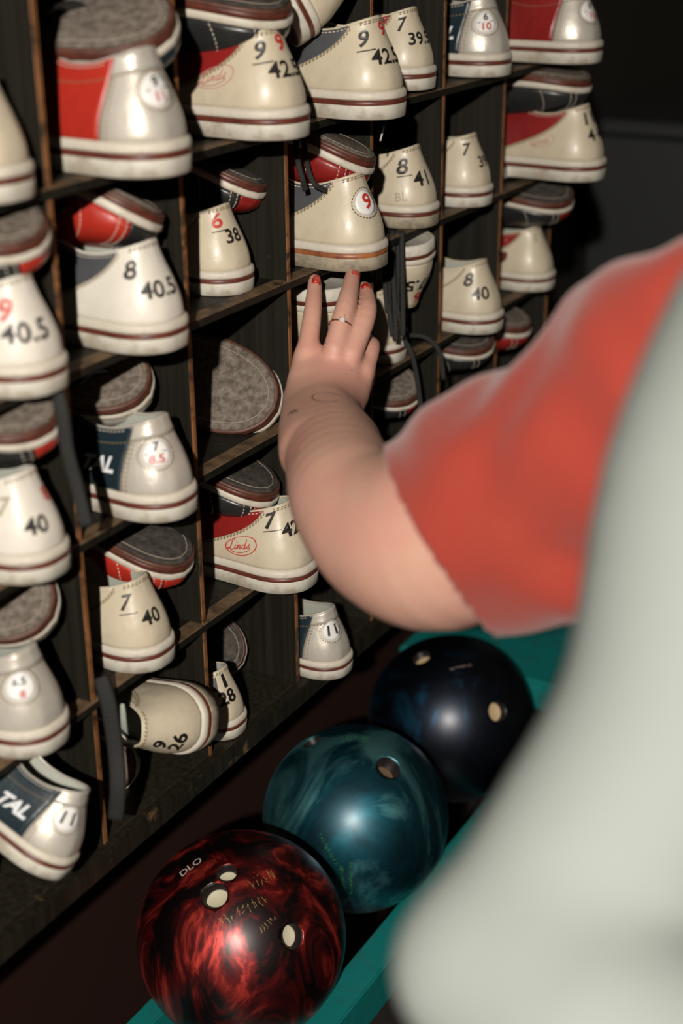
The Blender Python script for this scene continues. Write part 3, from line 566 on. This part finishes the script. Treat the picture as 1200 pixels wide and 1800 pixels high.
flip('upturned black toe with thin pale welt, above the maroon-marked shoe', (0.9569, -0.0474, 0.4200), 0, 4, 14, .98, vamp=BLACK, toe=RED, pad=SUEDED)
flip('upturned grey-soled toe below the crumpled 8 over 40 shoe', (0.7688, -0.0244, 0.2701), 0, 2, 16, .93, vamp=BLACK, toe=BLACK, pad=SUEDED)
e1 = flip('upturned black and red toe with pale suede sole, in the dark right of the wrist', (0.5990, -0.0076, 0.2518), 0, 4, 20, .85, vamp=BLACK, toe=RED)
flip('red toe with white welt just showing above the red sleeve', (0.8995, -0.0198, 0.2600), 0, 0, 4, .93, vamp=RED, toe=RED)
flip('dark toe with cream edge tucked under the shoe on its side, bottom row', (0.0828, 0.0310, 0.0164), 0, 10, 70, .80, vamp=BLACK, toe=CREAM)
flip('black shoe with a red collar line behind the tilted 11 patch shoe', (-0.0210, 0.0319, 0.0621), -8, -8, -30, .85, vamp=BLACK, toe=BLACK, bind=BRED)
# loose laces hanging down
ribbon(lace_a, [(-0.0348, -0.0176, 0.4591), (-0.0405, -0.0276, 0.4358), (-0.0417, -0.0308, 0.4043), (-0.0401, -0.0357, 0.3762), (-0.0406, -0.0428, 0.3416)], .0055)
ribbon(r9, [(0.3910, 0.0244, 0.5809), (0.3662, 0.0071, 0.5612), (0.3624, 0.0006, 0.5461), (0.3682, -0.0001, 0.5315)], .0028)
ribbon(r9, [(0.4039, 0.0238, 0.5809), (0.3863, 0.0085, 0.5527), (0.3835, -0.0007, 0.5362), (0.3955, -0.0077, 0.5270)], .0026)
ribbon(e2, [(0.5592, 0.0169, 0.4544), (0.5454, 0.0087, 0.4169), (0.5319, -0.0024, 0.3765), (0.5314, -0.0055, 0.3719)], .0028)
ribbon(e2, [(0.5705, 0.0173, 0.4522), (0.5566, 0.0090, 0.4145), (0.5331, -0.0046, 0.3765), (0.5238, -0.0140, 0.3465)], .0028)
ribbon(e2, [(0.5642, 0.0082, 0.4543), (0.5505, -0.0000, 0.4168), (0.5363, -0.0100, 0.3764), (0.5239, -0.0182, 0.3418)], .0028)
ribbon(e2, [(0.5755, 0.0085, 0.4522), (0.5617, 0.0002, 0.4144), (0.5375, -0.0122, 0.3764), (0.5353, -0.0162, 0.3672)], .0028)
ribbon(e2, [(0.5692, -0.0005, 0.4543), (0.5555, -0.0087, 0.4168), (0.5406, -0.0176, 0.3764), (0.5298, -0.0236, 0.3475)], .0028)
ribbon(e1, [(0.5799, 0.0048, 0.3294), (0.5796, -0.0080, 0.3138), (0.5819, -0.0145, 0.2855), (0.5822, -0.0192, 0.2552), (0.5745, -0.0265, 0.2309)], .0030)
ribbon(e1, [(0.6130, 0.0259, 0.3194), (0.6275, -0.0004, 0.3179), (0.6305, -0.0192, 0.3018), (0.6303, -0.0260, 0.2680)], .0028)
ribbon(b0, [(0.0114, 0.0014, 0.1681), (0.0072, -0.0088, 0.1474), (0.0024, -0.0168, 0.1030), (-0.0078, -0.0247, 0.0730), (-0.0119, -0.0227, 0.0417)], .0075)
ribbon(b2, [(0.2109, 0.0440, 0.3924), (0.2039, 0.0426, 0.3768), (0.1947, 0.0485, 0.3651), (0.1786, 0.0550, 0.3655)], .0035)
ribbon(d4, [(0.5061, -0.0000, 0.5815), (0.4959, -0.0103, 0.5743), (0.4954, -0.0159, 0.5667)], .0010)
ribbon(d4, [(0.5136, -0.0107, 0.5841), (0.5068, -0.0130, 0.5805), (0.4999, -0.0154, 0.5764)], .0020)
ag = link('lace_tip', tube([(0.4999, -0.0154, 0.5764), (0.4927, -0.0147, 0.5625)], .0011, 6), AGLET, d4); ag.matrix_parent_inverse = d4.matrix_world.inverted()

# ------------------------------------------------------------------ people: signed-distance bodies, one continuous surface each
def rcone(P, a, b, r1, r2):
    a = np.array(a); b = np.array(b); ba = b - a; l2 = ba @ ba + 1e-12; t = np.clip(((P - a) @ ba) / l2, 0, 1); return np.linalg.norm(P - a - t[..., None] * ba, axis=-1) - (r1 + (r2 - r1) * t)
def smin(a, b, k): h = np.clip(.5 + .5 * (b - a) / k, 0, 1); return b * (1 - h) + a * h - k * h * (1 - h)
def chain(pts): return [(pts[i][0], pts[i + 1][0], pts[i][1], pts[i + 1][1]) for i in range(len(pts) - 1)]
def schain(pts, n=4):
    v = spline([tuple(p) + (r,) for p, r in pts], n); return [(tuple(v[i][:3]), tuple(v[i + 1][:3]), float(v[i][3]), float(v[i + 1][3])) for i in range(len(v) - 1)]
def sdf(P, groups):
    d = None
    for kin, kout, prims in groups:
        g = None
        for (a, b, r1, r2) in prims:
            q = rcone(P, a, b, r1, r2); g = q if g is None else smin(g, q, kin)
        d = g if d is None else smin(d, g, kout)
    return d
def polygonize(groups, h, name, extra=None):
    pr = [p for g in groups for p in g[2]]
    lo_ = np.min([np.minimum(np.array(p[0]) - p[2], np.array(p[1]) - p[3]) for p in pr], 0) - 3 * h; hi_ = np.max([np.maximum(np.array(p[0]) + p[2], np.array(p[1]) + p[3]) for p in pr], 0) + 3 * h
    B = 16; nb = np.ceil((hi_ - lo_) / (h * B)).astype(int); verts = {}; VK = []; VP = []; FQ = []
    rad = h * B * .9 + .012
    for bi in range(nb[0]):
        for bj in range(nb[1]):
            for bk in range(nb[2]):
                c = lo_ + (np.array([bi, bj, bk]) + .5) * h * B; near = []
                for kin, kout, prims in groups:
                    q = [p for p in prims if rcone(c[None], *p)[0] < rad + .03]
                    if q: near.append((kin, kout, q))
                if not near or abs(sdf(c[None], near)[0]) > rad + .02: continue
                i0 = np.array([bi, bj, bk]) * B - 1; ax = [lo_[d] + (i0[d] + np.arange(B + 2)) * h for d in range(3)]
                G = np.stack(np.meshgrid(*ax, indexing='ij'), -1); D = sdf(G, near)
                if extra is not None: D = D + extra(G)
                s = D < 0; cs = sum(s[i:i + B + 1, j:j + B + 1, k:k + B + 1].astype(int) for i in (0, 1) for j in (0, 1) for k in (0, 1))
                I = np.argwhere((cs > 0) & (cs < 8))
                if not len(I): continue
                acc = np.zeros((len(I), 3)); cnt = np.zeros(len(I))
                for ax_ in range(3):
                    for p in (0, 1):
                        for q in (0, 1):
                            o0 = [0, 0, 0]; oth = [x for x in range(3) if x != ax_]; o0[oth[0]] = p; o0[oth[1]] = q; o1 = list(o0); o1[ax_] = 1
                            d0 = D[I[:, 0] + o0[0], I[:, 1] + o0[1], I[:, 2] + o0[2]]; d1 = D[I[:, 0] + o1[0], I[:, 1] + o1[1], I[:, 2] + o1[2]]; m_ = (d0 < 0) != (d1 < 0)
                            t = np.where(m_, d0 / np.where(m_, d0 - d1, 1), 0); pt = np.tile(np.array(o0, float), (len(I), 1)); pt[:, ax_] += t
                            acc += pt * m_[:, None]; cnt += m_
                pos = lo_ + (i0 + I + acc / cnt[:, None]) * h; key = I + i0
                VK.append(key); VP.append(pos)
                # faces: edges owned by this block (index 1..B along each)
                for ax_ in range(3):
                    o1 = [0, 0, 0]; o1[ax_] = 1; sl = s[1:B + 1, 1:B + 1, 1:B + 1]; s2 = s[1 + o1[0]:B + 1 + o1[0], 1 + o1[1]:B + 1 + o1[1], 1 + o1[2]:B + 1 + o1[2]]
                    E_ = np.argwhere(sl != s2) + 1
                    if not len(E_): continue
                    a_, b_ = [x for x in range(3) if x != ax_]; q = []
                    for da, db in ((0, 0), (-1, 0), (-1, -1), (0, -1)): k_ = E_ + i0; k_ = k_.copy(); k_[:, a_] += da; k_[:, b_] += db; q.append(k_)
                    q = np.stack(q, 1); fl = s[E_[:, 0], E_[:, 1], E_[:, 2]] ^ (ax_ == 1); q[~fl] = q[~fl][:, ::-1]; FQ.append(q)
    K = np.concatenate(VK); Pn = np.concatenate(VP); F = np.concatenate(FQ); enc = lambda k: ((k[..., 0] + 5).astype(np.int64) * 4096 + k[..., 1] + 5) * 4096 + k[..., 2] + 5
    uk, idx = np.unique(enc(K), return_index=True); V = Pn[idx]; fi = np.searchsorted(uk, enc(F)); ok = (fi < len(uk)).all(1); fi = fi[ok]; ok = (uk[fi] == enc(F)[ok]).all(1); fi = fi[ok]
    return mesh(V, fi.tolist(), name)
SKIN = mat('skin', (.62, .37, .275), .56, sss=.25, bump=.16, bscale=170, col2=(.60, .27, .22), vscale=9, mottle=(.35, .75))
REDK = mat('red_knit', (.34, .036, .018), .85, bump=.5, bscale=420, col2=(.34, .032, .017), vscale=14, sheen=.25)
SAGE = mat('pale_sage_cloth', (.255, .285, .265), .9, bump=.2, bscale=60)
DENIM = mat('dark_trousers', (.02, .022, .03), .85); HAIR = mat('brown_hair', (.06, .03, .015), .5)
NAIL = mat('red_nail_polish', (.50, .03, .015), .2, coat=.6); GOLD = mat('rose_gold', (.75, .42, .28), .22, 1); GEM = mat('clear_stone', (.9, .85, .82), .05, .3, coat=1)
TATT = mat('tattoo_ink', (.10, .07, .06), .6)
p1 = empty('person', (.13, -.62, FL)); tag(p1, 'person in a red short-sleeved top reaching a left hand into the shoe rack', 'person')
pi1 = Matrix.Translation(p1.location).inverted()
def add(root, inv, name, me, m, **k): o = link(name, me, m, root, **k); o.matrix_parent_inverse = inv; return o
wr = (0.2773, -0.0679, 0.3571)
pinky = schain([((0.3024, -0.0389, 0.3910), .0105), ((0.3343, -0.0260, 0.4198), .0092), ((0.3588, -0.0136, 0.4331), .0080), ((0.3763, -0.0039, 0.4418), .0068)])
ringf = schain([((0.3081, -0.0660, 0.3962), .0112), ((0.3388, -0.0600, 0.4271), .0102), ((0.3695, -0.0483, 0.4394), .0088), ((0.4027, -0.0334, 0.4476), .0076)])
midf = schain([((0.3191, -0.0785, 0.3911), .0108), ((0.3553, -0.0740, 0.4187), .0100), ((0.3828, -0.0601, 0.4269), .0086), ((0.4068, -0.0435, 0.4315), .0074)])
idxf = schain([((0.3315, -0.0840, 0.3714), .0108), ((0.3595, -0.0767, 0.3858), .0098), ((0.3857, -0.0616, 0.3803), .0085), ((0.4025, -0.0457, 0.3820), .0074)])
thumb = schain([((0.3210, -0.0771, 0.3456), .0145), ((0.3598, -0.0695, 0.3566), .0120), ((0.3946, -0.0501, 0.3608), .0098), ((0.4130, -0.0345, 0.3656), .0082)])
palm = [((0.2796, -0.0520, 0.3550), (0.3050, -0.0372, 0.3855), .017, .0115), ((0.2793, -0.0648, 0.3571), (0.3146, -0.0622, 0.3883), .0185, .0125), ((0.2880, -0.0753, 0.3522), (0.3254, -0.0736, 0.3841), .0185, .0120), ((0.2995, -0.0831, 0.3460), (0.3356, -0.0804, 0.3662), .0165, .0120),
        ((0.2987, -0.0532, 0.3541), (0.3288, -0.0550, 0.3747), .020, .014), ((0.3051, -0.0685, 0.3489), (0.3389, -0.0672, 0.3680), .019, .014), ((0.2939, -0.0449, 0.3668), (0.3082, -0.0384, 0.3779), .018, .015)]
arm = schain([((0.2961, -0.0624, 0.3506), .0235), ((0.2854, -0.0655, 0.3509), .026), ((0.2528, -0.0855, 0.3505), .0305), ((0.2162, -0.1118, 0.3472), .0375), ((0.1551, -0.1568, 0.3489), .0440), ((0.0903, -0.2050, 0.3521), .0475), ((0.0641, -0.2393, 0.3478), .0535), ((0.0555, -0.2689, 0.3464), .063), ((0.0467, -0.3093, 0.3576), .0715), ((0.0479, -0.3614, 0.4005), .0725), ((0.0432, -0.4287, 0.4646), .067), ((0.0319, -0.4718, 0.5182), .062)])
wristl = schain([((0.2750, -0.0471, 0.3515), .0150), ((0.2514, -0.0608, 0.3513), .0170), ((0.2157, -0.0869, 0.3501), .0225), ((0.1731, -0.1222, 0.3496), .030)], 5)
wristr = schain([((0.3085, -0.0767, 0.3463), .0150), ((0.2798, -0.0894, 0.3496), .0160), ((0.2420, -0.1136, 0.3464), .021), ((0.1966, -0.1443, 0.3458), .030)], 5)
Lsh = Vector((0.0319, -0.4718, 0.5182))
fwd1 = Vector((.82, .57, 0)).normalized(); left1 = Vector((-fwd1.y, fwd1.x, 0)); up1 = Vector((0, 0, 1))
nk = Lsh - left1 * .175 + fwd1 * .03 + up1 * .07
def b1p(f, l, z): return tuple(nk + fwd1 * f + left1 * l + up1 * z)
torso1 = [(b1p(-.02, .13, -.09), b1p(-.02, -.13, -.09), .075, .075), (b1p(0, .09, -.16), b1p(0, -.09, -.16), .105, .105), (b1p(.0, .09, -.2), b1p(-.03, .07, -.42), .10, .095), (b1p(.0, -.09, -.2), b1p(-.03, -.07, -.42), .10, .095),
          (b1p(-.03, .08, -.42), b1p(-.05, .09, -.56), .10, .115), (b1p(-.03, -.08, -.42), b1p(-.05, -.09, -.56), .10, .115), (b1p(0, 0, -.05), b1p(.03, 0, .06), .055, .05)]
def zfoot(p): return (p[0], p[1], FL + .06)
legs1 = [(b1p(-.05, .09, -.60), b1p(.0, .10, -.86), .095, .062), (b1p(0, .10, -.86), zfoot(b1p(-.02, .10, 0)), .058, .04), (b1p(-.05, -.09, -.60), b1p(.0, -.10, -.86), .095, .062), (b1p(0, -.10, -.86), zfoot(b1p(-.02, -.10, 0)), .058, .04)]
fz = FL + .03; feet1 = [(tuple(Vector(zfoot(b1p(-.03, s * .10, 0))) - up1 * .03), tuple(Vector(zfoot(b1p(.13, s * .11, 0))) - up1 * .034), .03, .025) for s in (1, -1)]
head1 = [(b1p(.04, 0, .13), b1p(.05, 0, .17), .075, .082), (b1p(.09, 0, .09), b1p(.08, 0, .14), .045, .055), (b1p(.128, 0, .125), b1p(.142, 0, .118), .009, .012), (b1p(.04, .078, .13), b1p(.035, .082, .155), .012, .014), (b1p(.04, -.078, .13), b1p(.035, -.082, .155), .012, .014)]
rarm1 = chain([(b1p(-.02, -.17, -.09), .05), (b1p(-.03, -.22, -.34), .042), (b1p(.10, -.20, -.53), .028), (b1p(.14, -.19, -.60), .03), (b1p(.16, -.19, -.66), .02)])
rfing1 = [(b1p(.155 + .01 * j, -.19 - .004 * j, -.65), b1p(.165 + .012 * j, -.185, -.72 + .006 * abs(j)), .009, .007) for j in (-2, -1, 0, 1)] + [(b1p(.15, -.17, -.61), b1p(.19, -.16, -.66), .011, .008)]
def wrin(G): return 0
G1 = [(.012, .02, palm), (.0015, .022, arm), (.0015, .010, wristl), (.0015, .010, wristr), (.0008, .0065, pinky), (.0008, .0055, ringf), (.0008, .0045, midf), (.0008, .005, idxf), (.0008, .010, thumb), (.05, .04, torso1), (.02, .03, head1), (.03, .03, legs1), (.02, .02, feet1), (.02, .03, rarm1), (.002, .006, rfing1)]
bm1 = polygonize(G1, .0024, 'body'); body1 = add(p1, pi1, 'body', bm1, SKIN)
sm = body1.modifiers.new('sm', 'SMOOTH'); sm.factor = .5; sm.iterations = 10
bvh = BVHTree.FromPolygons([v.co for v in bm1.vertices], [tuple(f.vertices) for f in bm1.polygons])
def skin_at(p, lift=.0004):
    d = (Vector(p) - CAM).normalized(); h = bvh.ray_cast(CAM + d * .7, d)
    if h[0] is None: h = bvh.find_nearest(Vector(p))
    return h[0] + h[1] * lift, h[1]
# nails
def nail(at, along, w=.0052, l=.0062):
    p, n = skin_at(at, 0); a = Vector(along); a = (a - n * a.dot(n)).normalized(); b = n.cross(a); V = []; F = []; N_, M_ = 9, 11
    for i in range(N_):
        for j in range(M_):
            x = (i / (N_ - 1) * 2 - 1); y = (j / (M_ - 1) * 2 - 1); ww = w * (1 - .22 * max(0, y) ** 2 - .1 * max(0, -y) ** 2)
            V.append(p + b * x * ww + a * y * l + n * (.0016 - .0026 * x * x))
    for i in range(N_ - 1):
        for j in range(M_ - 1): F.append((i * M_ + j, (i + 1) * M_ + j, (i + 1) * M_ + j + 1, i * M_ + j + 1))
    o = add(p1, pi1, 'fingernail', mesh(V, F), NAIL); md = o.modifiers.new('s', 'SOLIDIFY'); md.thickness = .0009; md.offset = 0
dirv = lambda a, b: Vector(b) - Vector(a)
nail((0.3688, -0.0104, 0.4442), dirv((0.3563, -0.0164, 0.4374), (0.3705, -0.0108, 0.4473)), .0042, .0062)
nail((0.3992, -0.0386, 0.4472), dirv((0.3767, -0.0474, 0.4423), (0.4088, -0.0333, 0.4474)), .0050, .0046)
nail((0.4040, -0.0470, 0.4344), dirv((0.3884, -0.0570, 0.4293), (0.4090, -0.0436, 0.4357)), .0046, .0044)
# ring with a round stone on the ring finger
ra, rb = Vector((0.3081, -0.0660, 0.3962)), Vector((0.3388, -0.0600, 0.4271)); ax = (rb - ra).normalized(); rc = ra.lerp(rb, .60); V = []; F = []; na, nb_ = 48, 8
e1 = (CAM - rc); e1 = (e1 - ax * e1.dot(ax)).normalized(); e2 = ax.cross(e1); RR = .0115
for i in range(na):
    t = 2 * math.pi * i / na; c = rc + (e1 * math.cos(t) + e2 * math.sin(t)) * RR; o_ = (c - rc).normalized()
    for j in range(nb_): s_ = 2 * math.pi * j / nb_; V.append(c + o_ * math.cos(s_) * .0008 + ax * math.sin(s_) * .0009)
for i in range(na):
    for j in range(nb_): F.append((i * nb_ + j, i * nb_ + (j + 1) % nb_, ((i + 1) % na) * nb_ + (j + 1) % nb_, ((i + 1) % na) * nb_ + j))
rg = empty('ring', tuple(rc)); tag(rg, 'thin rose gold ring with a round clear stone on the reaching hand', 'ring'); ri = Matrix.Translation(rc).inverted()
add(rg, ri, 'band', mesh(V, F), GOLD)
rp = rc + e1 * (RR + .0006)
bm = bmesh.new(); bmesh.ops.create_cone(bm, cap_ends=True, segments=10, radius1=.0006, radius2=.0030, depth=.0022); bmesh.ops.translate(bm, vec=(0, 0, .0004), verts=bm.verts[:]); q = bmesh.ops.create_cone(bm, cap_ends=True, segments=10, radius1=.0030, radius2=.0018, depth=.0012); bmesh.ops.translate(bm, vec=(0, 0, .0021), verts=q['verts'])
bmesh.ops.transform(bm, matrix=Matrix.Translation(rp) @ e1.to_track_quat('Z', 'Y').to_matrix().to_4x4(), verts=bm.verts[:]); add(rg, ri, 'stone', bmesh_to(bm), GEM, smooth=False)
for k in range(4):
    a = k * math.pi / 2 + .4; d_ = (ax * math.cos(a) + e2 * math.sin(a)); add(rg, ri, 'prong', tube([rp - e1 * .001 + d_ * .0012, rp + d_ * .0029 + e1 * .0012, rp + d_ * .0026 + e1 * .0026], .00042, 6), GOLD)
# fine line tattoos on the forearm
def tattoo(pts, r=.0005):
    P_ = [skin_at(p, .0001)[0] for p in spline(pts, 8)]; add(p1, pi1, 'tattoo_line', tube(P_, r, 5), TATT)
tattoo([(0.2611, -0.0683, 0.3620), (0.2637, -0.0699, 0.3654), (0.2701, -0.0798, 0.3667), (0.2755, -0.0920, 0.3632)]); tattoo([(0.2611, -0.0683, 0.3620), (0.2622, -0.0720, 0.3600), (0.2672, -0.0814, 0.3589), (0.2719, -0.0892, 0.3593)])
tattoo([(0.2200, -0.0673, 0.3564), (0.2230, -0.0687, 0.3607), (0.2228, -0.0706, 0.3583), (0.2253, -0.0716, 0.3621), (0.2249, -0.0730, 0.3597), (0.2267, -0.0744, 0.3616)], .0006)
tattoo([(0.0946, -0.1450, 0.3421), (0.0984, -0.1424, 0.3529), (0.1204, -0.1328, 0.3578), (0.1423, -0.1261, 0.3590)], .0009)
# moles
for q in ((0.3054, -0.0862, 0.3796), (0.3011, -0.0571, 0.4052), (0.3202, -0.0707, 0.4279), (0.1430, -0.1095, 0.3547)):
    p, n = skin_at(q, 0); bm = bmesh.new(); bmesh.ops.create_icosphere(bm, subdivisions=2, radius=.0007); bmesh.ops.translate(bm, vec=p, verts=bm.verts[:]); add(p1, pi1, 'mole', bmesh_to(bm), TATT)
# red top: sleeve and body
def folds(G): return (np.sin(G[..., 0] * 61 + G[..., 2] * 38 + 2 * np.sin(G[..., 1] * 33)) * np.sin(G[..., 1] * 47 - G[..., 2] * 29)) * .0026
cuff0 = Vector((0.0419, -0.3117, 0.3577)); cuff1 = Vector((0.0436, -0.3633, 0.4024)); cax0 = (cuff1 - cuff0).normalized()
vd = (cuff0 - CAM).normalized(); cax = (Vector((0.0378, -0.3587, 0.2941)) - Vector((0.0443, -0.2618, 0.4212))).cross(vd).normalized()
cax = (cax * (1 if cax.dot(cax0) > 0 else -1) * .75 + cax0 * .25).normalized()
sleeve = [(tuple(cuff0 - cax0 * .03), (0.0431, -0.3636, 0.4009), .0790, .0810), ((0.0431, -0.3636, 0.4009), (0.0332, -0.4312, 0.4540), .0810, .0710), ((0.0345, -0.4304, 0.4575), (0.0314, -0.4824, 0.5047), .0710, .0750)]
bunch = [((0.0470, -0.4166, 0.5372), (0.0358, -0.4361, 0.5425), .022, .028), ((0.0253, -0.4525, 0.5529), (0.0253, -0.4846, 0.5660), .024, .034), ((0.0459, -0.4031, 0.5001), (0.0251, -0.4485, 0.5318), .020, .036), ((0.0326, -0.3492, 0.3330), (0.0171, -0.3828, 0.3385), .022, .024), ((0.0178, -0.3825, 0.3404), (0.0056, -0.4224, 0.3704), .026, .03)]
grow = lambda L_, d: [(a, b, r1 + d, r2 + d) for a, b, r1, r2 in L_]
shirt_me = polygonize([(.02, .02, sleeve), (.02, .022, bunch), (.05, .04, grow(torso1[:4], .012)), (.05, .04, [(b1p(0, 0, -.02), b1p(0, 0, -.04), .07, .085)]), (.03, .03, grow(rarm1[:1], .018))], .0042, 'shirt', folds)
bm = bmesh.new(); bm.from_mesh(shirt_me)
dead = [f for f in bm.faces if (f.calc_center_median() - cuff0).dot(cax) < 0 and (f.calc_center_median() - cuff0).length < .14]
bmesh.ops.delete(bm, geom=dead, context='FACES'); bm.to_mesh(shirt_me); bm.free()
sh = add(p1, pi1, 'short_sleeved_top', shirt_me, REDK); m_ = sh.modifiers.new('sm', 'SMOOTH'); m_.factor = .5; m_.iterations = 6; m_ = sh.modifiers.new('s', 'SOLIDIFY'); m_.thickness = .0035; m_.offset = -1
tr = polygonize([(.05, .04, grow(torso1[4:6], .014)), (.03, .03, grow(legs1, .016))], .008, 'trousers'); add(p1, pi1, 'trousers', tr, DENIM)
hr = polygonize([(.03, .03, [(b1p(.015, 0, .15), b1p(.03, 0, .19), .088, .082), (b1p(-.02, 0, .10), b1p(-.05, .0, -.04), .07, .05)])], .006, 'hair'); add(p1, pi1, 'hair', hr, HAIR)
# second person, close to the camera on the right: only the pale sleeve is in view
p2 = empty('person', (-.15, -.80, FL)); tag(p2, 'out-of-focus person in a pale sage long-sleeved top filling the lower right foreground', 'person'); pi2 = Matrix.Translation(p2.location).inverted()
slv = [((-0.1885, -0.6082, 0.5990), .070), ((-0.2346, -0.5937, 0.5484), .062), ((-0.2858, -0.5984, 0.4647), .0610), ((-0.3422, -0.5724, 0.4067), .0510), ((-0.3784, -0.5532, 0.3815), .0410), ((-0.3892, -0.5397, 0.3754), .0300)]
fore = [((-0.3860, -0.5463, 0.3742), .036), ((-0.3885, -0.5914, 0.3670), .050), ((-0.3974, -0.6523, 0.3791), .042)]
s2 = Vector(slv[0][0]); rt2 = Vector((.35, -.94, 0)); fw2 = Vector((.94, .35, 0)); nk2 = s2 + rt2 * .19 + up1 * .06
def b2p(f, l, z): return tuple(nk2 + fw2 * f - rt2 * l + up1 * z)
hand2 = Vector(fore[-1][0]); hd2 = (hand2 - Vector(fore[-2][0])).normalized()
torso2 = [(b2p(0, .14, -.08), b2p(0, -.14, -.08), .07, .07), (b2p(0, .08, -.2), b2p(0, .06, -.5), .10, .10), (b2p(0, -.08, -.2), b2p(0, -.06, -.5), .10, .10), (b2p(0, 0, -.06), b2p(.02, 0, .06), .055, .05)]
legs2 = [(b2p(0, s * .08, -.55), zfoot(b2p(0, s * .10, 0)), .10, .045) for s in (1, -1)]
head2 = [(b2p(.02, 0, .13), b2p(.03, 0, .18), .075, .083), (b2p(.07, 0, .09), b2p(.06, 0, .14), .045, .055), (b2p(.108, 0, .125), b2p(.122, 0, .118), .009, .012)]
hnd2 = [(tuple(hand2), tuple(hand2 + hd2 * .08), .026, .028)] + [(tuple(hand2 + hd2 * .08 + up1 * (.024 - .016 * j)), tuple(hand2 + hd2 * (.15 - .006 * abs(j - 1)) + up1 * (.024 - .017 * j)), .010, .0075) for j in range(4)] + [(tuple(hand2 + hd2 * .03 + up1 * .02), tuple(hand2 + hd2 * .08 + up1 * .062), .013, .009)]
ra2 = chain([(b2p(0, -.19, -.09), .05), (b2p(0, -.23, -.36), .04), (b2p(.06, -.22, -.6), .028), (b2p(.07, -.22, -.68), .022)])
thin = lambda L_, d: [(a, b, r1 - d, r2 - d) for a, b, r1, r2 in L_]
bd2 = polygonize([(.002, .03, thin(schain(slv), .014)), (.02, .02, thin(chain(fore), .010)), (.05, .04, torso2), (.03, .03, legs2), (.02, .03, head2), (.01, .015, hnd2), (.02, .03, ra2)], .006, 'body'); add(p2, pi2, 'body', bd2, SKIN)
tp2 = polygonize([(.002, .03, schain(slv)), (.02, .02, chain(fore)), (.05, .05, grow(torso2[:3], .02)), (.03, .04, grow(ra2[:2], .016))], .006, 'top'); add(p2, pi2, 'long_sleeved_top', tp2, SAGE)
tr2 = polygonize([(.03, .03, grow(legs2, .016))], .010, 'trousers'); add(p2, pi2, 'trousers', tr2, DENIM)
hr2 = polygonize([(.03, .03, [(b2p(-.01, 0, .16), b2p(.01, 0, .195), .086, .082)])], .008, 'hair'); add(p2, pi2, 'hair', hr2, HAIR)
